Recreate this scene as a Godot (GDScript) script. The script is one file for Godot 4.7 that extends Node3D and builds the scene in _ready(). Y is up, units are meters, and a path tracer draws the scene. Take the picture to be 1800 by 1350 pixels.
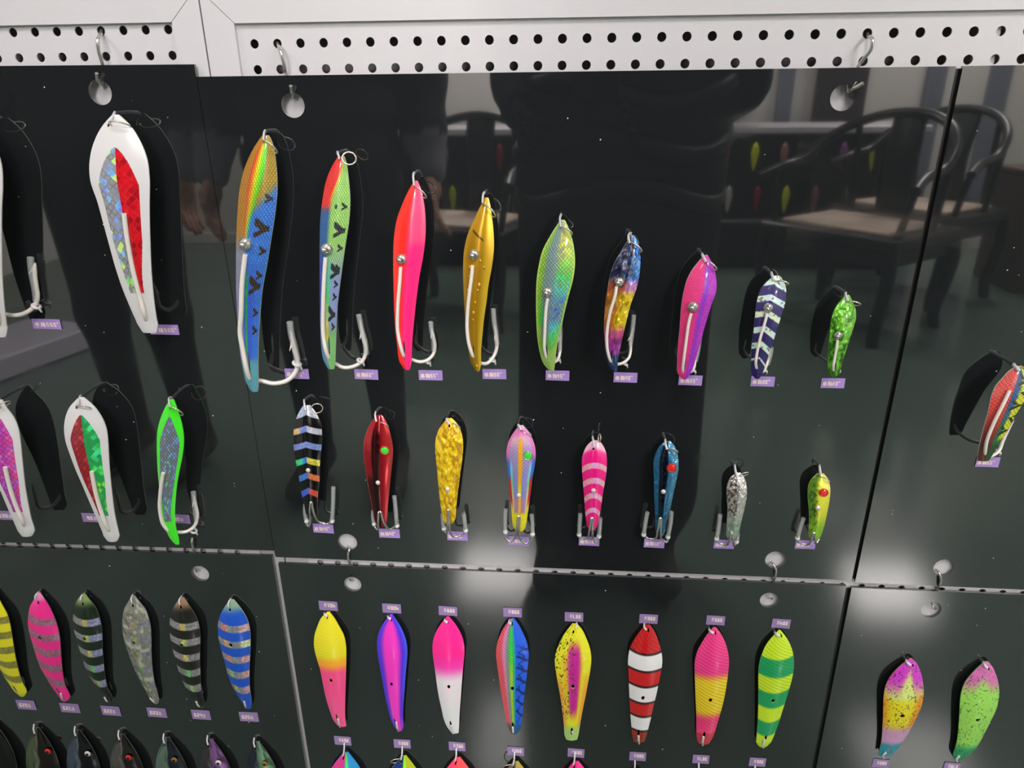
extends Node3D
# A shop wall of fishing lures on glossy black boards; the room behind the camera is mirrored in the boards.

var used := {}
var M := {}
var noise := FastNoiseLite.new()
var body_back: StandardMaterial3D
var tag_mat: StandardMaterial3D
var tag_count := 0
const TAG_COLS := 8
const TAG_ROWS := 6
var tag_texts: Array = []

# ------------------------------------------------------------------ small helpers
func numbered(called: String) -> String:
	var n: int = used.get(called, 0)
	used[called] = n + 1
	return called if n == 0 else "%s_%03d" % [called, n]

func tagged(o: Node3D, label: String, category: String, group := "", kind := "") -> Node3D:
	if label: o.set_meta("label", label)
	if category: o.set_meta("category", category)
	if group: o.set_meta("group", group)
	if kind: o.set_meta("kind", kind)
	return o

func thing(called: String, label: String, category: String, at := Vector3.ZERO, group := "") -> Node3D:
	var o := Node3D.new()
	o.name = numbered(called)
	add_child(o)
	o.position = at
	return tagged(o, label, category, group)

func put(called: String, mesh: Mesh, mat: Material, parent: Node = null) -> MeshInstance3D:
	var o := MeshInstance3D.new()
	o.mesh = mesh
	if mat: o.material_override = mat
	if parent:
		o.name = called
		parent.add_child(o, true)
	else:
		o.name = numbered(called)
		add_child(o)
	return o

func struct(called: String, mesh: Mesh, mat: Material) -> MeshInstance3D:
	var o := put(called, mesh, mat)
	o.set_meta("kind", "structure")
	return o

func mat(c: Color, rough := 0.5, metal := 0.0, coat := 0.0) -> StandardMaterial3D:
	var m := StandardMaterial3D.new()
	m.albedo_color = c
	m.roughness = rough
	m.metallic = metal
	if coat > 0.0:
		m.clearcoat_enabled = true
		m.clearcoat = coat
		m.clearcoat_roughness = 0.08
	return m

func C(r: float, g: float, b: float) -> Color:
	return Color(r / 255.0, g / 255.0, b / 255.0)

func begin() -> SurfaceTool:
	var st := SurfaceTool.new()
	st.begin(Mesh.PRIMITIVE_TRIANGLES)
	return st

func quad(st: SurfaceTool, a: Vector3, b: Vector3, c: Vector3, d: Vector3) -> void:
	# a b c d run counter-clockwise seen from the front; front faces run clockwise
	for p in [a, c, b, a, d, c]:
		st.add_vertex(p)

func close(st: SurfaceTool) -> ArrayMesh:
	st.generate_normals()
	return st.commit()

func box(st: SurfaceTool, c: Vector3, s: Vector3, bevel := 0.0, turn := Basis()) -> void:
	var h := s / 2.0
	var b: float = minf(bevel, minf(h.x, minf(h.y, h.z)) * 0.9)
	st.set_smooth_group(-1)
	for axis in 3:
		for sg in [-1.0, 1.0]:
			var u := (axis + 1) % 3
			var v := (axis + 2) % 3
			var q: Array = []
			for k in [[-1, -1], [1, -1], [1, 1], [-1, 1]]:
				var p := Vector3()
				p[axis] = sg * h[axis]
				p[u] = k[0] * (h[u] - b)
				p[v] = k[1] * (h[v] - b)
				q.append(c + turn * p)
			if sg > 0: quad(st, q[0], q[1], q[2], q[3])
			else: quad(st, q[3], q[2], q[1], q[0])
	if b <= 0.0: return
	for axis in 3:
		var u := (axis + 1) % 3
		var v := (axis + 2) % 3
		for su in [-1.0, 1.0]:
			for sv in [-1.0, 1.0]:
				var q: Array = []
				for k in [[-1, 0], [1, 0], [1, 1], [-1, 1]]:
					var p := Vector3()
					p[axis] = k[0] * (h[axis] - b)
					p[u] = su * (h[u] - (b if k[1] else 0.0))
					p[v] = sv * (h[v] - (0.0 if k[1] else b))
					q.append(c + turn * p)
				if su * sv > 0: quad(st, q[0], q[1], q[2], q[3])
				else: quad(st, q[3], q[2], q[1], q[0])
	for sx in [-1.0, 1.0]:
		for sy in [-1.0, 1.0]:
			for sz in [-1.0, 1.0]:
				var s3 := Vector3(sx, sy, sz)
				var tri: Array = []
				for axis in 3:
					var p := Vector3()
					for k in 3: p[k] = s3[k] * (h[k] - (0.0 if k == axis else b))
					tri.append(c + turn * p)
				if sx * sy * sz < 0: tri.reverse()
				for k in [0, 2, 1]: st.add_vertex(tri[k])

func box_mesh(c: Vector3, s: Vector3, bevel := 0.0, turn := Basis()) -> ArrayMesh:
	var st := begin()
	box(st, c, s, bevel, turn)
	return close(st)

func smooth_path(p: Array, per := 6) -> PackedVector3Array:
	var out := PackedVector3Array()
	for i in p.size() - 1:
		var a: Vector3 = p[maxi(i - 1, 0)]
		var b: Vector3 = p[i]
		var c: Vector3 = p[i + 1]
		var d: Vector3 = p[mini(i + 2, p.size() - 1)]
		for k in per:
			out.append(b.cubic_interpolate_in_time(c, a, d, k / float(per), b.distance_to(c) + 1e-6, -a.distance_to(b) - 1e-6, b.distance_to(c) + c.distance_to(d) + 2e-6))
	out.append(p[p.size() - 1])
	return out

# a round or flattened bar swept along points; radii may be one number or one per point
func sweep(st: SurfaceTool, p: PackedVector3Array, r0: float, r1 := -1.0, sides := 8, closed := false, flat := 1.0, cap := true) -> void:
	var n := p.size()
	if r1 < 0.0: r1 = r0
	st.set_smooth_group(0)
	var up := Vector3(0.13, 0.97, 0.21).normalized()
	var rings: Array = []
	for i in n:
		var t: Vector3 = (p[(i + 1) % n] - p[(i - 1 + n) % n]) if closed else (p[mini(i + 1, n - 1)] - p[maxi(i - 1, 0)])
		t = t.normalized()
		if i == 0 and absf(t.dot(up)) > 0.9: up = Vector3(0.97, 0.1, 0.2).normalized()
		var x := (up - t * up.dot(t)).normalized()
		up = x
		var y := t.cross(x)
		var r: float = lerpf(r0, r1, i / float(maxi(n - 1, 1)))
		var ring := PackedVector3Array()
		for k in sides:
			var a := TAU * k / sides
			ring.append(p[i] + x * cos(a) * r + y * sin(a) * r * flat)
		rings.append(ring)
	for i in (n if closed else n - 1):
		var A: PackedVector3Array = rings[i]
		var B: PackedVector3Array = rings[(i + 1) % n]
		for k in sides:
			var k2 := (k + 1) % sides
			quad(st, A[k], A[k2], B[k2], B[k])
	if not closed and cap:
		st.set_smooth_group(1)
		for k in range(1, sides - 1):
			for v in [rings[0][0], rings[0][k], rings[0][k + 1]]: st.add_vertex(v)
			for v in [rings[n - 1][0], rings[n - 1][k + 1], rings[n - 1][k]]: st.add_vertex(v)

func swept(p: Array, r0: float, r1 := -1.0, sides := 8, per := 6, flat := 1.0, cap := true) -> ArrayMesh:
	var st := begin()
	sweep(st, smooth_path(p, per), r0, r1, sides, false, flat, cap)
	return close(st)

func ring_points(c: Vector3, n: Vector3, r: float, count := 20) -> PackedVector3Array:
	n = n.normalized()
	var x := n.cross(Vector3(0.31, 0.2, 0.93)).normalized()
	var y := n.cross(x)
	var out := PackedVector3Array()
	for k in count: out.append(c + (x * cos(TAU * k / count) + y * sin(TAU * k / count)) * r)
	return out

func ball(st: SurfaceTool, c: Vector3, r: Vector3, rows := 8, cols := 12) -> void:
	st.set_smooth_group(0)
	for i in rows:
		for k in cols:
			var q: Array = []
			for e in [[i, k], [i, k + 1], [i + 1, k + 1], [i + 1, k]]:
				var th: float = PI * e[0] / rows
				var ph: float = TAU * e[1] / cols
				q.append(c + Vector3(sin(th) * cos(ph) * r.x, cos(th) * r.y, -sin(th) * sin(ph) * r.z))
			quad(st, q[3], q[2], q[1], q[0])

func lathe(st: SurfaceTool, c: Vector3, axis: Vector3, prof: Array, cols := 14) -> void:
	# prof: Vector2(radius, height along the axis)
	axis = axis.normalized()
	var x := axis.cross(Vector3(0.31, 0.9, 0.17)).normalized()
	var y := axis.cross(x)
	for i in prof.size() - 1:
		st.set_smooth_group(i)
		for k in cols:
			var q: Array = []
			for e in [[i, k], [i, k + 1], [i + 1, k + 1], [i + 1, k]]:
				var a: float = TAU * e[1] / cols
				var pr: Vector2 = prof[e[0]]
				q.append(c + (x * cos(a) + y * sin(a)) * pr.x + axis * pr.y)
			quad(st, q[0], q[1], q[2], q[3])

func prism(st: SurfaceTool, poly: PackedVector2Array, z0: float, z1: float) -> void:
	var idx := Geometry2D.triangulate_polygon(poly)
	st.set_smooth_group(-1)
	for i in range(0, idx.size(), 3):
		var t: Array = [poly[idx[i]], poly[idx[i + 1]], poly[idx[i + 2]]]
		var a: Vector2 = t[1] - t[0]
		var b: Vector2 = t[2] - t[0]
		if a.cross(b) > 0: t.reverse()
		for p in t: st.add_vertex(Vector3(p.x, p.y, z1))
		t.reverse()
		for p in t: st.add_vertex(Vector3(p.x, p.y, z0))
	var ccw := not Geometry2D.is_polygon_clockwise(poly)
	for i in poly.size():
		var a := poly[i]
		var b := poly[(i + 1) % poly.size()]
		if not ccw:
			var s := a
			a = b
			b = s
		quad(st, Vector3(a.x, a.y, z0), Vector3(b.x, b.y, z0), Vector3(b.x, b.y, z1), Vector3(a.x, a.y, z1))

func hsh(x: float, y: float) -> float:
	return fposmod(sin(x * 12.9898 + y * 78.233) * 43758.5453, 1.0)

func vn(x: float, y: float) -> float:
	var i := floorf(x)
	var j := floorf(y)
	var fx := smoothstep(0.0, 1.0, x - i)
	var fy := smoothstep(0.0, 1.0, y - j)
	return lerpf(lerpf(hsh(i, j), hsh(i + 1, j), fx), lerpf(hsh(i, j + 1), hsh(i + 1, j + 1), fx), fy)

func sm(a: float, b: float, x: float) -> float:
	return smoothstep(a, b, x)

# ------------------------------------------------------------------ the prints on the lures, rainbow foil sheen painted into their colour
func hue(h: float, s := 0.85, v := 0.95) -> Color:
	return Color.from_hsv(fposmod(h, 1.0), clampf(s, 0, 1), clampf(v, 0, 1))

func lattice(u: float, v: float, nu: float, nv: float) -> float:
	var a := fposmod(u * nu + v * nv, 1.0)
	var b := fposmod(-u * nu + v * nv, 1.0)
	return maxf(sm(0.2, 0.0, minf(a, 1 - a)), sm(0.2, 0.0, minf(b, 1 - b)))

func sparkle(u: float, v: float, nu: float, nv: float) -> float:
	return hsh(floorf(u * nu + v * nv) * 1.7, floorf(-u * nu + v * nv) * 2.3)

func inlay(v: float, top: float) -> float:
	# half width of the foil inside the painted border of a framed lure
	if v <= top: return 0.0
	return minf(0.68 * pow((v - top) / 0.17, 0.55), lerpf(0.69, 0.47, sm(0.55, 0.82, v)))

func tail_marks(u: float, v: float, at: Array) -> float:
	# forked dark marks, their stems at the right edge
	var d := 0.0
	for k in at.size():
		var big: float = 1.0 if k % 3 == 1 else 0.5
		var t := (u - 0.86 + 0.75 * big) / (0.75 * big)
		if t > -0.1 and t < 1.0:
			var dv: float = (v - at[k] - 0.006 * big) / (0.027 * big)
			if dv < 0.0: dv *= 0.62
			var outer := lerpf(1.05, 0.3, sm(0.0, 0.9, t))
			var inner := maxf(0.0, 0.42 - 1.0 * t)
			d = maxf(d, sm(outer + 0.08, outer - 0.08, absf(dv)) * sm(inner - 0.1, inner + 0.06, absf(dv)) * sm(-0.1, 0.02, t))
	return d

func bands(v: float, first: float, period: float, share: float, last: float) -> float:
	if v < first - 0.01 or v > last: return 0.0
	var f := fposmod((v - first) / period, 1.0)
	return sm(0.0, 0.07, f) * sm(share, share - 0.07, f)

func band_index(v: float, first: float, period: float) -> float:
	return floorf((v - first) / period)

func paint(k: String, u: float, v: float) -> Color:
	var c := Color.WHITE
	var au := absf(u)
	match k:
		"mack70":
			var cc := lerpf(0.02, -0.36, sm(0.02, 0.4, v))
			var w := lerpf(0.5, 0.14, sm(0.1, 0.42, v))
			var right := C(178, 148, 42).lerp(C(62, 128, 226), sm(0.0, 0.07, v - 0.25 + 0.09 * u))
			right = right.lerp(C(52, 88, 222), sm(0.45, 0.6, v) * sm(0.9, 0.2, u) * 0.7)
			var left := C(190, 132, 34).lerp(C(150, 156, 182), sm(0.36, 0.46, v)).lerp(C(158, 152, 205), sm(0.5, 0.7, v))
			c = left.lerp(right, sm(-0.06, 0.06, u - cc))
			var t := (u - cc) / w
			if absf(t) < 1.0:
				var h := lerpf(0.0, 0.34, clampf(t * 0.6 + 0.5, 0, 1))
				var s := sm(1.0, 0.6, absf(t)) * sm(0.0, 0.05, v) * (1.0 - sm(0.4, 0.47, v)) * (0.6 + 0.4 * sm(0.3, 0.1, v))
				c = c.lerp(hue(h, 0.88, 0.96), s)
			c = c.lerp(hue(lerpf(0.36, 0.28, sm(0.6, 0.85, v)), 0.9, 0.75), sm(0.16, 0.04, absf(u + 0.1)) * sm(0.5, 0.58, v) * sm(0.87, 0.84, v) * (0.55 + 0.45 * sparkle(u, v, 6, 60)))
			c = c.lerp(C(96, 168, 186), sm(0.86, 0.89, v))
			c = c.darkened(0.26 * lattice(u, v, 6.0, 50) * sm(0.9, 0.6, v))
			c = c.lerp(C(52, 40, 34), tail_marks(u, v, [0.245, 0.36, 0.45, 0.545, 0.585, 0.69, 0.76]))
		"mack60":
			var edge := u + 0.35 + (v - 0.2) * 1.6
			var left := C(246, 52, 46).lerp(C(48, 104, 168), sm(0.22, 0.27, v)).lerp(C(66, 82, 196), sm(0.42, 0.55, v)).lerp(C(104, 150, 190), sm(0.68, 0.8, v))
			var right := C(160, 218, 112).lerp(C(150, 168, 226), sm(0.38, 0.62, v)).lerp(C(130, 196, 120), sm(0.78, 0.85, v))
			c = left.lerp(right, sm(-0.1, 0.25, u + lerpf(-0.45, 0.4, sm(0.0, 0.24, v))))
			c = c.lerp(C(236, 210, 70), sm(0.2, 0.0, absf(u + lerpf(-0.55, 0.4, sm(0.0, 0.25, v)))) * sm(0.25, 0.15, v) * 0.8)
			var st := sm(0.3, 0.05, absf(u + 0.05)) * sm(0.42, 0.6, v) * sm(0.87, 0.85, v)
			c = c.lerp(hue(lerpf(0.42, 0.13, sm(0.55, 0.85, v)) + 0.1 * u, 0.75, 0.95), st * (0.5 + 0.5 * sparkle(u, v, 5, 60)))
			c = c.darkened(0.26 * lattice(u, v, 5.5, 44) * sm(0.88, 0.8, v))
			c = c.lerp(C(34, 44, 44), tail_marks(u, v, [0.235, 0.345, 0.43, 0.525, 0.54, 0.6, 0.66, 0.74, 0.8]))
			c = c.lerp(C(30, 60, 50), sm(0.12, 0.07, Vector2(u - 0.1, (v - 0.235) * 9.0).length()))
		"pinkred":
			c = C(255, 46, 36).lerp(C(255, 42, 128), sm(-0.35, 0.1, u - 0.25 * (0.5 - v)))
			c = c.lerp(C(255, 84, 128), sm(0.36, 0.3, v) * sm(-0.1, 0.2, u) * 0.8)
		"gold":
			c = C(196, 148, 22).lerp(C(232, 190, 48), sm(0.1, 0.8, u)).lerp(C(150, 118, 20), sm(0.4, 0.9, v) * sm(0.0, -0.8, u))
			c = c.darkened(0.55 * sm(0.009, 0.003, absf(v - 0.185 - 0.06 * (u + 0.7))) * sm(-0.75, -0.6, u) * sm(0.35, 0.2, u))
		"greenholo":
			c = C(150, 208, 62).lerp(C(104, 176, 70), sm(-0.9, -0.5, u) * sm(0.8, 0.3, au))
			var mid := sm(0.62, 0.3, absf(u + 0.18))
			c = c.lerp(C(128, 160, 158), mid * sm(0.83, 0.75, v))
			var sp := sparkle(u, v, 4.5, 34)
			var rt := sm(-0.15, 0.15, u) * sm(0.95, 0.8, u) * sm(0.86, 0.82, v)
			c = c.lerp(hue(lerpf(0.14, 0.62, sm(0.15, 0.62, v)) - 0.28 * sm(0.62, 0.8, v) + 0.08 * (sp - 0.5), 0.35 + 0.35 * sp, 0.78 + 0.2 * sp), rt * (0.45 + 0.5 * sp))
			c = c.lerp(hue(0.36 - 0.16 * sm(0.65, 0.75, v), 0.85, 0.85), sm(0.2, 0.05, absf(u + 0.66)) * sm(0.5, 0.6, v) * sm(0.78, 0.72, v) * sp)
			c = c.lerp(C(150, 192, 94), sm(0.84, 0.88, v)).darkened(0.3 * lattice(u, v, 4.5, 34) * sm(0.86, 0.82, v))
			c = c.lerp(C(176, 214, 96), sm(0.86, 0.96, au))
		"sunset":
			var n := vn(u * 5 + v * 3, v * 22) - 0.5
			c = C(30, 36, 70).lerp(C(34, 116, 196), sm(0.0, 0.6, u + n)).lerp(C(142, 140, 168), sm(0.3, 0.0, absf(u + 0.15)) * 0.35)
			var lower := C(176, 92, 58).lerp(C(196, 126, 204), sm(-0.1, 0.5, u))
			c = c.lerp(lower, sm(0.29, 0.37, v))
			c = c.lerp(C(204, 124, 36).lerp(C(246, 212, 34), sm(-0.4, 0.3, u + n)), sm(0.38, 0.46, v))
			c = c.lerp(C(212, 88, 150).lerp(C(168, 60, 166), sm(0.72, 0.82, v)), sm(0.64, 0.73, v + 0.05 * n))
			c = c.lerp(C(28, 62, 108), sm(0.86, 0.9, v))
			c = c.darkened(0.25 * sm(0.1, 0.4, n)).lightened(0.25 * sm(-0.1, -0.4, n))
		"magenta":
			var sp := sparkle(u, v, 9, 70)
			c = C(238, 56, 132).lerp(C(236, 40, 196), sm(-0.3, 0.5, u)).lerp(C(206, 44, 226), sm(0.4, 0.9, u))
			c = c.lerp(C(112, 56, 250), sm(0.3, 0.02, absf(u - 0.32 - 0.15 * v)) * (0.2 + 0.8 * sp) * sm(0.02, 0.1, v))
			c = c.lerp(C(196, 40, 240), sm(0.75, 0.9, v) * sm(0.0, 0.6, u))
			c = c.darkened(0.12 * sm(0.3, 0.5, absf(fposmod(v * 90, 1.0) - 0.5)) * sm(0.1, -0.2, u)).darkened(0.25 * (1.0 - sp) * sm(-0.1, 0.2, u))
		"navystripe":
			c = C(38, 26, 98)
			var vv := v - 0.075 * maxf(u + 0.15, 0.0) + 0.03 * minf(u + 0.15, 0.0)
			var b := maxf(bands(vv, 0.165, 0.152, 0.47, 0.8), sm(0.06, 0.05, vv - 0.02))
			var sp := sparkle(u, v, 4.0, 40)
			c = c.lerp(hue(0.12 + 0.55 * vn(u * 3 + 4, v * 14), 0.07 + 0.1 * sp, 0.95).darkened(0.45 * sm(0.2, 0.1, sp)), b)
			if b < 0.5 and u < -0.2: c = c.lerp(C(112, 110, 150), sm(0.3, 0.1, absf(vv - 0.13)) * 0.25)
		"leafgreen":
			var n := vn(u * 3.2 + 7, v * 13) * 0.6 + vn(u * 7, v * 30) * 0.4
			c = C(42, 96, 16).lerp(C(104, 186, 44), sm(0.25, 0.6, n)).lerp(C(160, 222, 90), sm(0.66, 0.85, n))
			c = c.lerp(C(108, 190, 40), sm(0.35, 0.2, v) * 0.6)
		"zebra":
			c = C(15, 15, 16)
			var vv := v - 0.05 * au
			var b := maxf(bands(vv, 0.165, 0.142, 0.47, 0.86), sm(0.085, 0.075, vv))
			var i := band_index(vv, 0.165, 0.142)
			var side := -1.0 if u < 0.05 else 1.0
			var h := 0.62
			var s := 0.18
			if i >= 0: s = 0.4
			if i == 0: h = 0.1 if u < -0.5 else 0.64
			if i == 1: h = 0.63
			if i == 2: h = 0.63 - 0.25 * sm(0.1, -0.8, u) if side < 0 else 0.16
			if i == 3: h = 0.6 if side < 0 else 0.05
			if i == 4: h = 0.63 if side < 0 else 0.01
			if i >= 2: s = 0.66
			if i <= 0 and side > 0: s = 0.08
			c = c.lerp(hue(h + 0.03 * (vn(u * 9, v * 60) - 0.5), s, 0.78 + 0.2 * hsh(floorf(u * 9), floorf(v * 60))), b)
		"redchrome":
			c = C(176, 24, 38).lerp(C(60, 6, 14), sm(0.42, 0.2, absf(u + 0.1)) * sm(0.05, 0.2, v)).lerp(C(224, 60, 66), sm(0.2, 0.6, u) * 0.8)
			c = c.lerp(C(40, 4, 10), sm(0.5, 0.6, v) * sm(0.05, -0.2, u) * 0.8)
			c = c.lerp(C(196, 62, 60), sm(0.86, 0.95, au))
		"yellowfoil":
			var n := vn(u * 4 + v * 6, v * 26 - u * 3) * 0.65 + vn(u * 11, v * 52) * 0.35
			c = C(196, 148, 16).lerp(C(246, 208, 26), sm(0.28, 0.55, n)).lerp(C(255, 236, 90), sm(0.66, 0.85, n))
		"rainbowpink":
			var edge := C(236, 122, 196).lerp(C(70, 112, 224), sm(0.26, 0.36, v)).lerp(C(206, 40, 52), sm(0.46, 0.53, v)).lerp(C(244, 236, 36), sm(0.68, 0.8, v))
			c = edge
			var inner := sm(0.86, 0.72, au) * sm(0.06, 0.12, v) * sm(0.84, 0.8, v)
			var sp := sparkle(u, v, 5, 36)
			var foil := C(184, 164, 216).lerp(C(150, 158, 226), sm(0.28, 0.5, v)).lerp(C(198, 150, 196), sm(0.6, 0.75, v))
			foil = foil.lerp(C(240, 190, 210), sm(0.25, 0.12, v)).darkened(0.22 * lattice(u, v, 4, 30))
			foil = foil.lerp(hue(0.55 + 0.25 * sp, 0.4, 0.95), sm(0.3, 0.7, u) * sp * 0.8)
			foil = foil.lerp(hue(lerpf(0.5, 0.16, sm(0.4, 0.7, v)), 0.5, 0.95), sm(0.14, 0.04, absf(au - 0.7)) * sm(0.3, 0.4, v) * 0.8)
			c = c.lerp(foil, inner)
			c = c.lerp(C(248, 178, 14).lerp(C(228, 222, 40), sm(0.1, 0.0, absf(v - 0.6))), sm(0.17, 0.12, absf(u + 0.02)) * sm(0.1, 0.12, v) * sm(0.83, 0.81, v))
		"pinkstripe":
			c = C(246, 24, 138)
			var vv := v - 0.035 * u * u * 2.0 + 0.015
			var b := bands(vv, 0.235, 0.168, 0.46, 0.8)
			var sp := hsh(floorf(u * 9), floorf(v * 50))
			c = c.lerp(hue(0.9 - 0.16 * sm(0.3, 0.0, absf(u - 0.1)) + 0.1 * sp, 0.2 + 0.18 * sp, 0.93), b)
			c = c.lerp(C(250, 214, 224), sm(0.13, 0.06, vv) * 0.85)
		"bluechrome":
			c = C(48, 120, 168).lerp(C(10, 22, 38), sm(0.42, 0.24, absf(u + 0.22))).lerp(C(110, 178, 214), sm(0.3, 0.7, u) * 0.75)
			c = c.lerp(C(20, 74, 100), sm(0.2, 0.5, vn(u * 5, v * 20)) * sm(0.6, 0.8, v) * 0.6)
		"silver":
			var n := vn(u * 7, v * 34)
			c = C(226, 222, 220).lerp(C(120, 106, 96), sm(0.4, 0.75, n) * sm(0.25, -0.2, u) * sm(0.7, 0.55, v)).lerp(C(178, 208, 182), sm(0.6, 0.8, v) * 0.7)
		"limechrome":
			c = C(236, 236, 70).lerp(C(96, 150, 44), sm(-0.1, -0.5, u)).lerp(C(150, 210, 50), sm(0.55, 0.85, v)).lerp(C(252, 250, 150), sm(0.2, 0.6, u) * sm(0.4, 0.2, v) * 0.6)
			c = c.darkened(0.3 * sm(0.5, 0.7, vn(u * 8, v * 36)) * sm(0.1, -0.3, u))
		"whitered", "whitepink", "whiterg":
			c = C(222, 221, 223)
			var top := 0.15 if k == "whitered" else 0.115
			var half := inlay(v, top)
			if au < half and v < 0.815:
				var sp := sparkle(u, v, 3.4, 26)
				var sp2 := sparkle(u + 0.3, v + 0.02, 6.0, 44)
				var lat := lattice(u, v, 3.4, 26)
				if k == "whitered":
					c = C(150, 152, 160).lerp(hue(lerpf(0.55, 0.66, sp2) - 0.35 * sm(0.6, 0.82, v) - 0.4 * sm(0.8, 0.95, sp), 0.5, 1.0), sm(0.45, 0.8, sp) * 0.9).darkened(0.28 * lat * sm(0.6, 0.2, sp)) if u < 0.02 else C(212, 20, 34).lerp(C(132, 4, 18), sm(0.5, 0.9, sp) * 0.6).lerp(C(250, 90, 100), lat * 0.35 * sp2)
				elif k == "whitepink":
					c = C(196, 60, 176).lerp(C(238, 84, 160), sm(0.1, 0.7, u)).lerp(hue(0.66 + 0.3 * sp2, 0.55, 0.95), sm(0.5, 0.85, sp) * 0.8).darkened(0.25 * lat)
				else:
					c = C(166, 12, 34).lerp(C(224, 70, 84), sm(0.6, 0.9, sp) * 0.8).darkened(0.35 * lat) if u < 0.0 else C(34, 160, 84).lerp(hue(0.34 + 0.12 * sp2 - 0.12 * sm(0.4, 0.6, v), 0.7, 0.95), sm(0.5, 0.85, sp) * sm(0.0, 0.3, u) * 0.9)
		"limeframe":
			c = C(70, 240, 44)
			var half := inlay(v, 0.115) * 1.05
			if au < half and v < 0.84:
				var sp := sparkle(u, v, 4.5, 34)
				c = C(120, 128, 136).lerp(hue(0.6 - 0.25 * sm(0.3, 0.0, absf(u)) * sm(0.3, 0.5, v), 0.5, 0.95), sm(0.55, 0.85, sp) * 0.8).darkened(0.35 * lattice(u, v, 4.5, 34))
			c = c.lerp(C(190, 214, 190), sm(-0.84, -0.92, u) * sm(0.4, 0.5, v) * 0.6)
		"macksmall":
			var e := u + 0.05 - 0.15 * v
			c = C(232, 74, 66).darkened(0.45 * sm(0.4, 0.85, v))
			c = c.lerp(C(38, 92, 152).lerp(C(34, 120, 64), sm(0.4, 0.7, v)), sm(-0.02, 0.06, e))
			c = c.lerp(C(222, 232, 36), sm(0.3, 0.5, e + 0.12 * (vn(u * 3, v * 22) - 0.5)) * sm(0.8, 0.74, v))
			c = c.lerp(C(30, 84, 30), sm(0.8, 0.84, v) * sm(0.0, 0.1, e)).lerp(C(92, 36, 26), sm(0.78, 0.84, v) * sm(0.1, 0.0, e))
			c = c.darkened(0.35 * lattice(u, v, 3.2, 26))
			var z := fposmod(v * 7.5 - u * 0.9 * (1.0 if fposmod(v * 7.5, 2.0) < 1.0 else -0.6), 1.0)
			c = c.lerp(C(14, 20, 20), sm(0.16, 0.1, absf(z - 0.5)) * sm(0.12, 0.3, e) * sm(0.82, 0.78, v))
		"yellowpink":
			c = C(240, 230, 44).lerp(C(255, 176, 50), sm(0.36, 0.44, v)).lerp(C(255, 82, 148), sm(0.44, 0.53, v)).lerp(C(255, 96, 160), sm(0.6, 0.9, v))
			c = c.darkened(0.06 * sm(0.3, 0.5, absf(fposmod(v * 40 + u * 2, 1.0) - 0.5)) * sm(0.5, 0.4, v))
		"violet":
			c = C(86, 52, 224).lerp(C(244, 56, 198), sm(0.8, 0.35, absf(u + 0.04 - 0.05 * v) + 0.25 * sm(0.12, 0.0, v))).lerp(C(150, 60, 210), sm(0.85, 0.95, v) * sm(0.2, 0.8, u))
			c = c.lerp(C(72, 90, 236), sm(0.72, 0.95, u) * sm(0.85, 0.6, v))
		"pinkwhite":
			c = C(255, 42, 150).lerp(C(250, 60, 176), sm(0.3, 0.42, v)).lerp(C(232, 224, 230), sm(0.4, 0.55, v)).lerp(C(226, 230, 230), sm(0.6, 0.9, v))
		"mackblue":
			c = C(234, 88, 100).lerp(C(226, 140, 190), sm(-0.75, -0.55, u + 0.3 * (0.2 - v))).lerp(C(132, 150, 150), sm(-0.5, -0.3, u))
			c = c.lerp(hue(0.36 - 0.14 * sm(0.2, 0.5, v), 0.8, 0.85), sm(0.2, 0.05, absf(u + 0.06)) * sm(0.02, 0.1, v)).lerp(C(30, 180, 130), sm(0.12, 0.02, absf(u - 0.14)))
			c = c.lerp(C(34, 96, 232), sm(0.14, 0.26, u))
			c = c.darkened(0.28 * sm(0.25, 0.5, absf(fposmod(v * 44 - u * 3, 1.0) - 0.5)) * sm(0.2, 0.0, u))
			var w := absf(u - 0.62 - 0.16 * sin(v * 62) - 0.06 * sin(v * 131))
			c = c.lerp(C(12, 28, 92), maxf(sm(0.09, 0.03, w) * 0.8, sm(0.16, 0.06, absf(fposmod(v * 10.5 + 0.25 * sin(u * 5.0), 1.0) - 0.5)) * sm(0.2, 0.35, u)) * 0.85 * sm(0.2, 0.26, v) * sm(0.9, 0.86, v))
			c = c.lerp(C(28, 92, 140).lerp(C(96, 86, 60), sm(0.0, -0.4, u)), sm(0.88, 0.93, v))
		"yellowtrout":
			c = C(238, 236, 40).lerp(C(250, 170, 50), sm(0.35, 0.6, v) * sm(0.5, 0.9, au) + 0.6 * sm(0.2, 0.0, absf(absf(u + 0.02) - 0.45)) * sm(0.2, 0.3, v) * sm(0.85, 0.7, v))
			c = c.lerp(C(206, 40, 158), sm(0.5, 0.2, absf(u - 0.05)) * sm(0.1, 0.24, v) * sm(0.84, 0.7, v))
			c = c.lerp(C(176, 218, 120), sm(0.84, 0.92, v))
			c = c.lerp(C(40, 40, 20), sm(0.74, 0.84, vn(u * 14 + 3, v * 70)) * sm(0.35, -0.1, u) * sm(0.85, 0.75, v) * 0.85)
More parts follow.
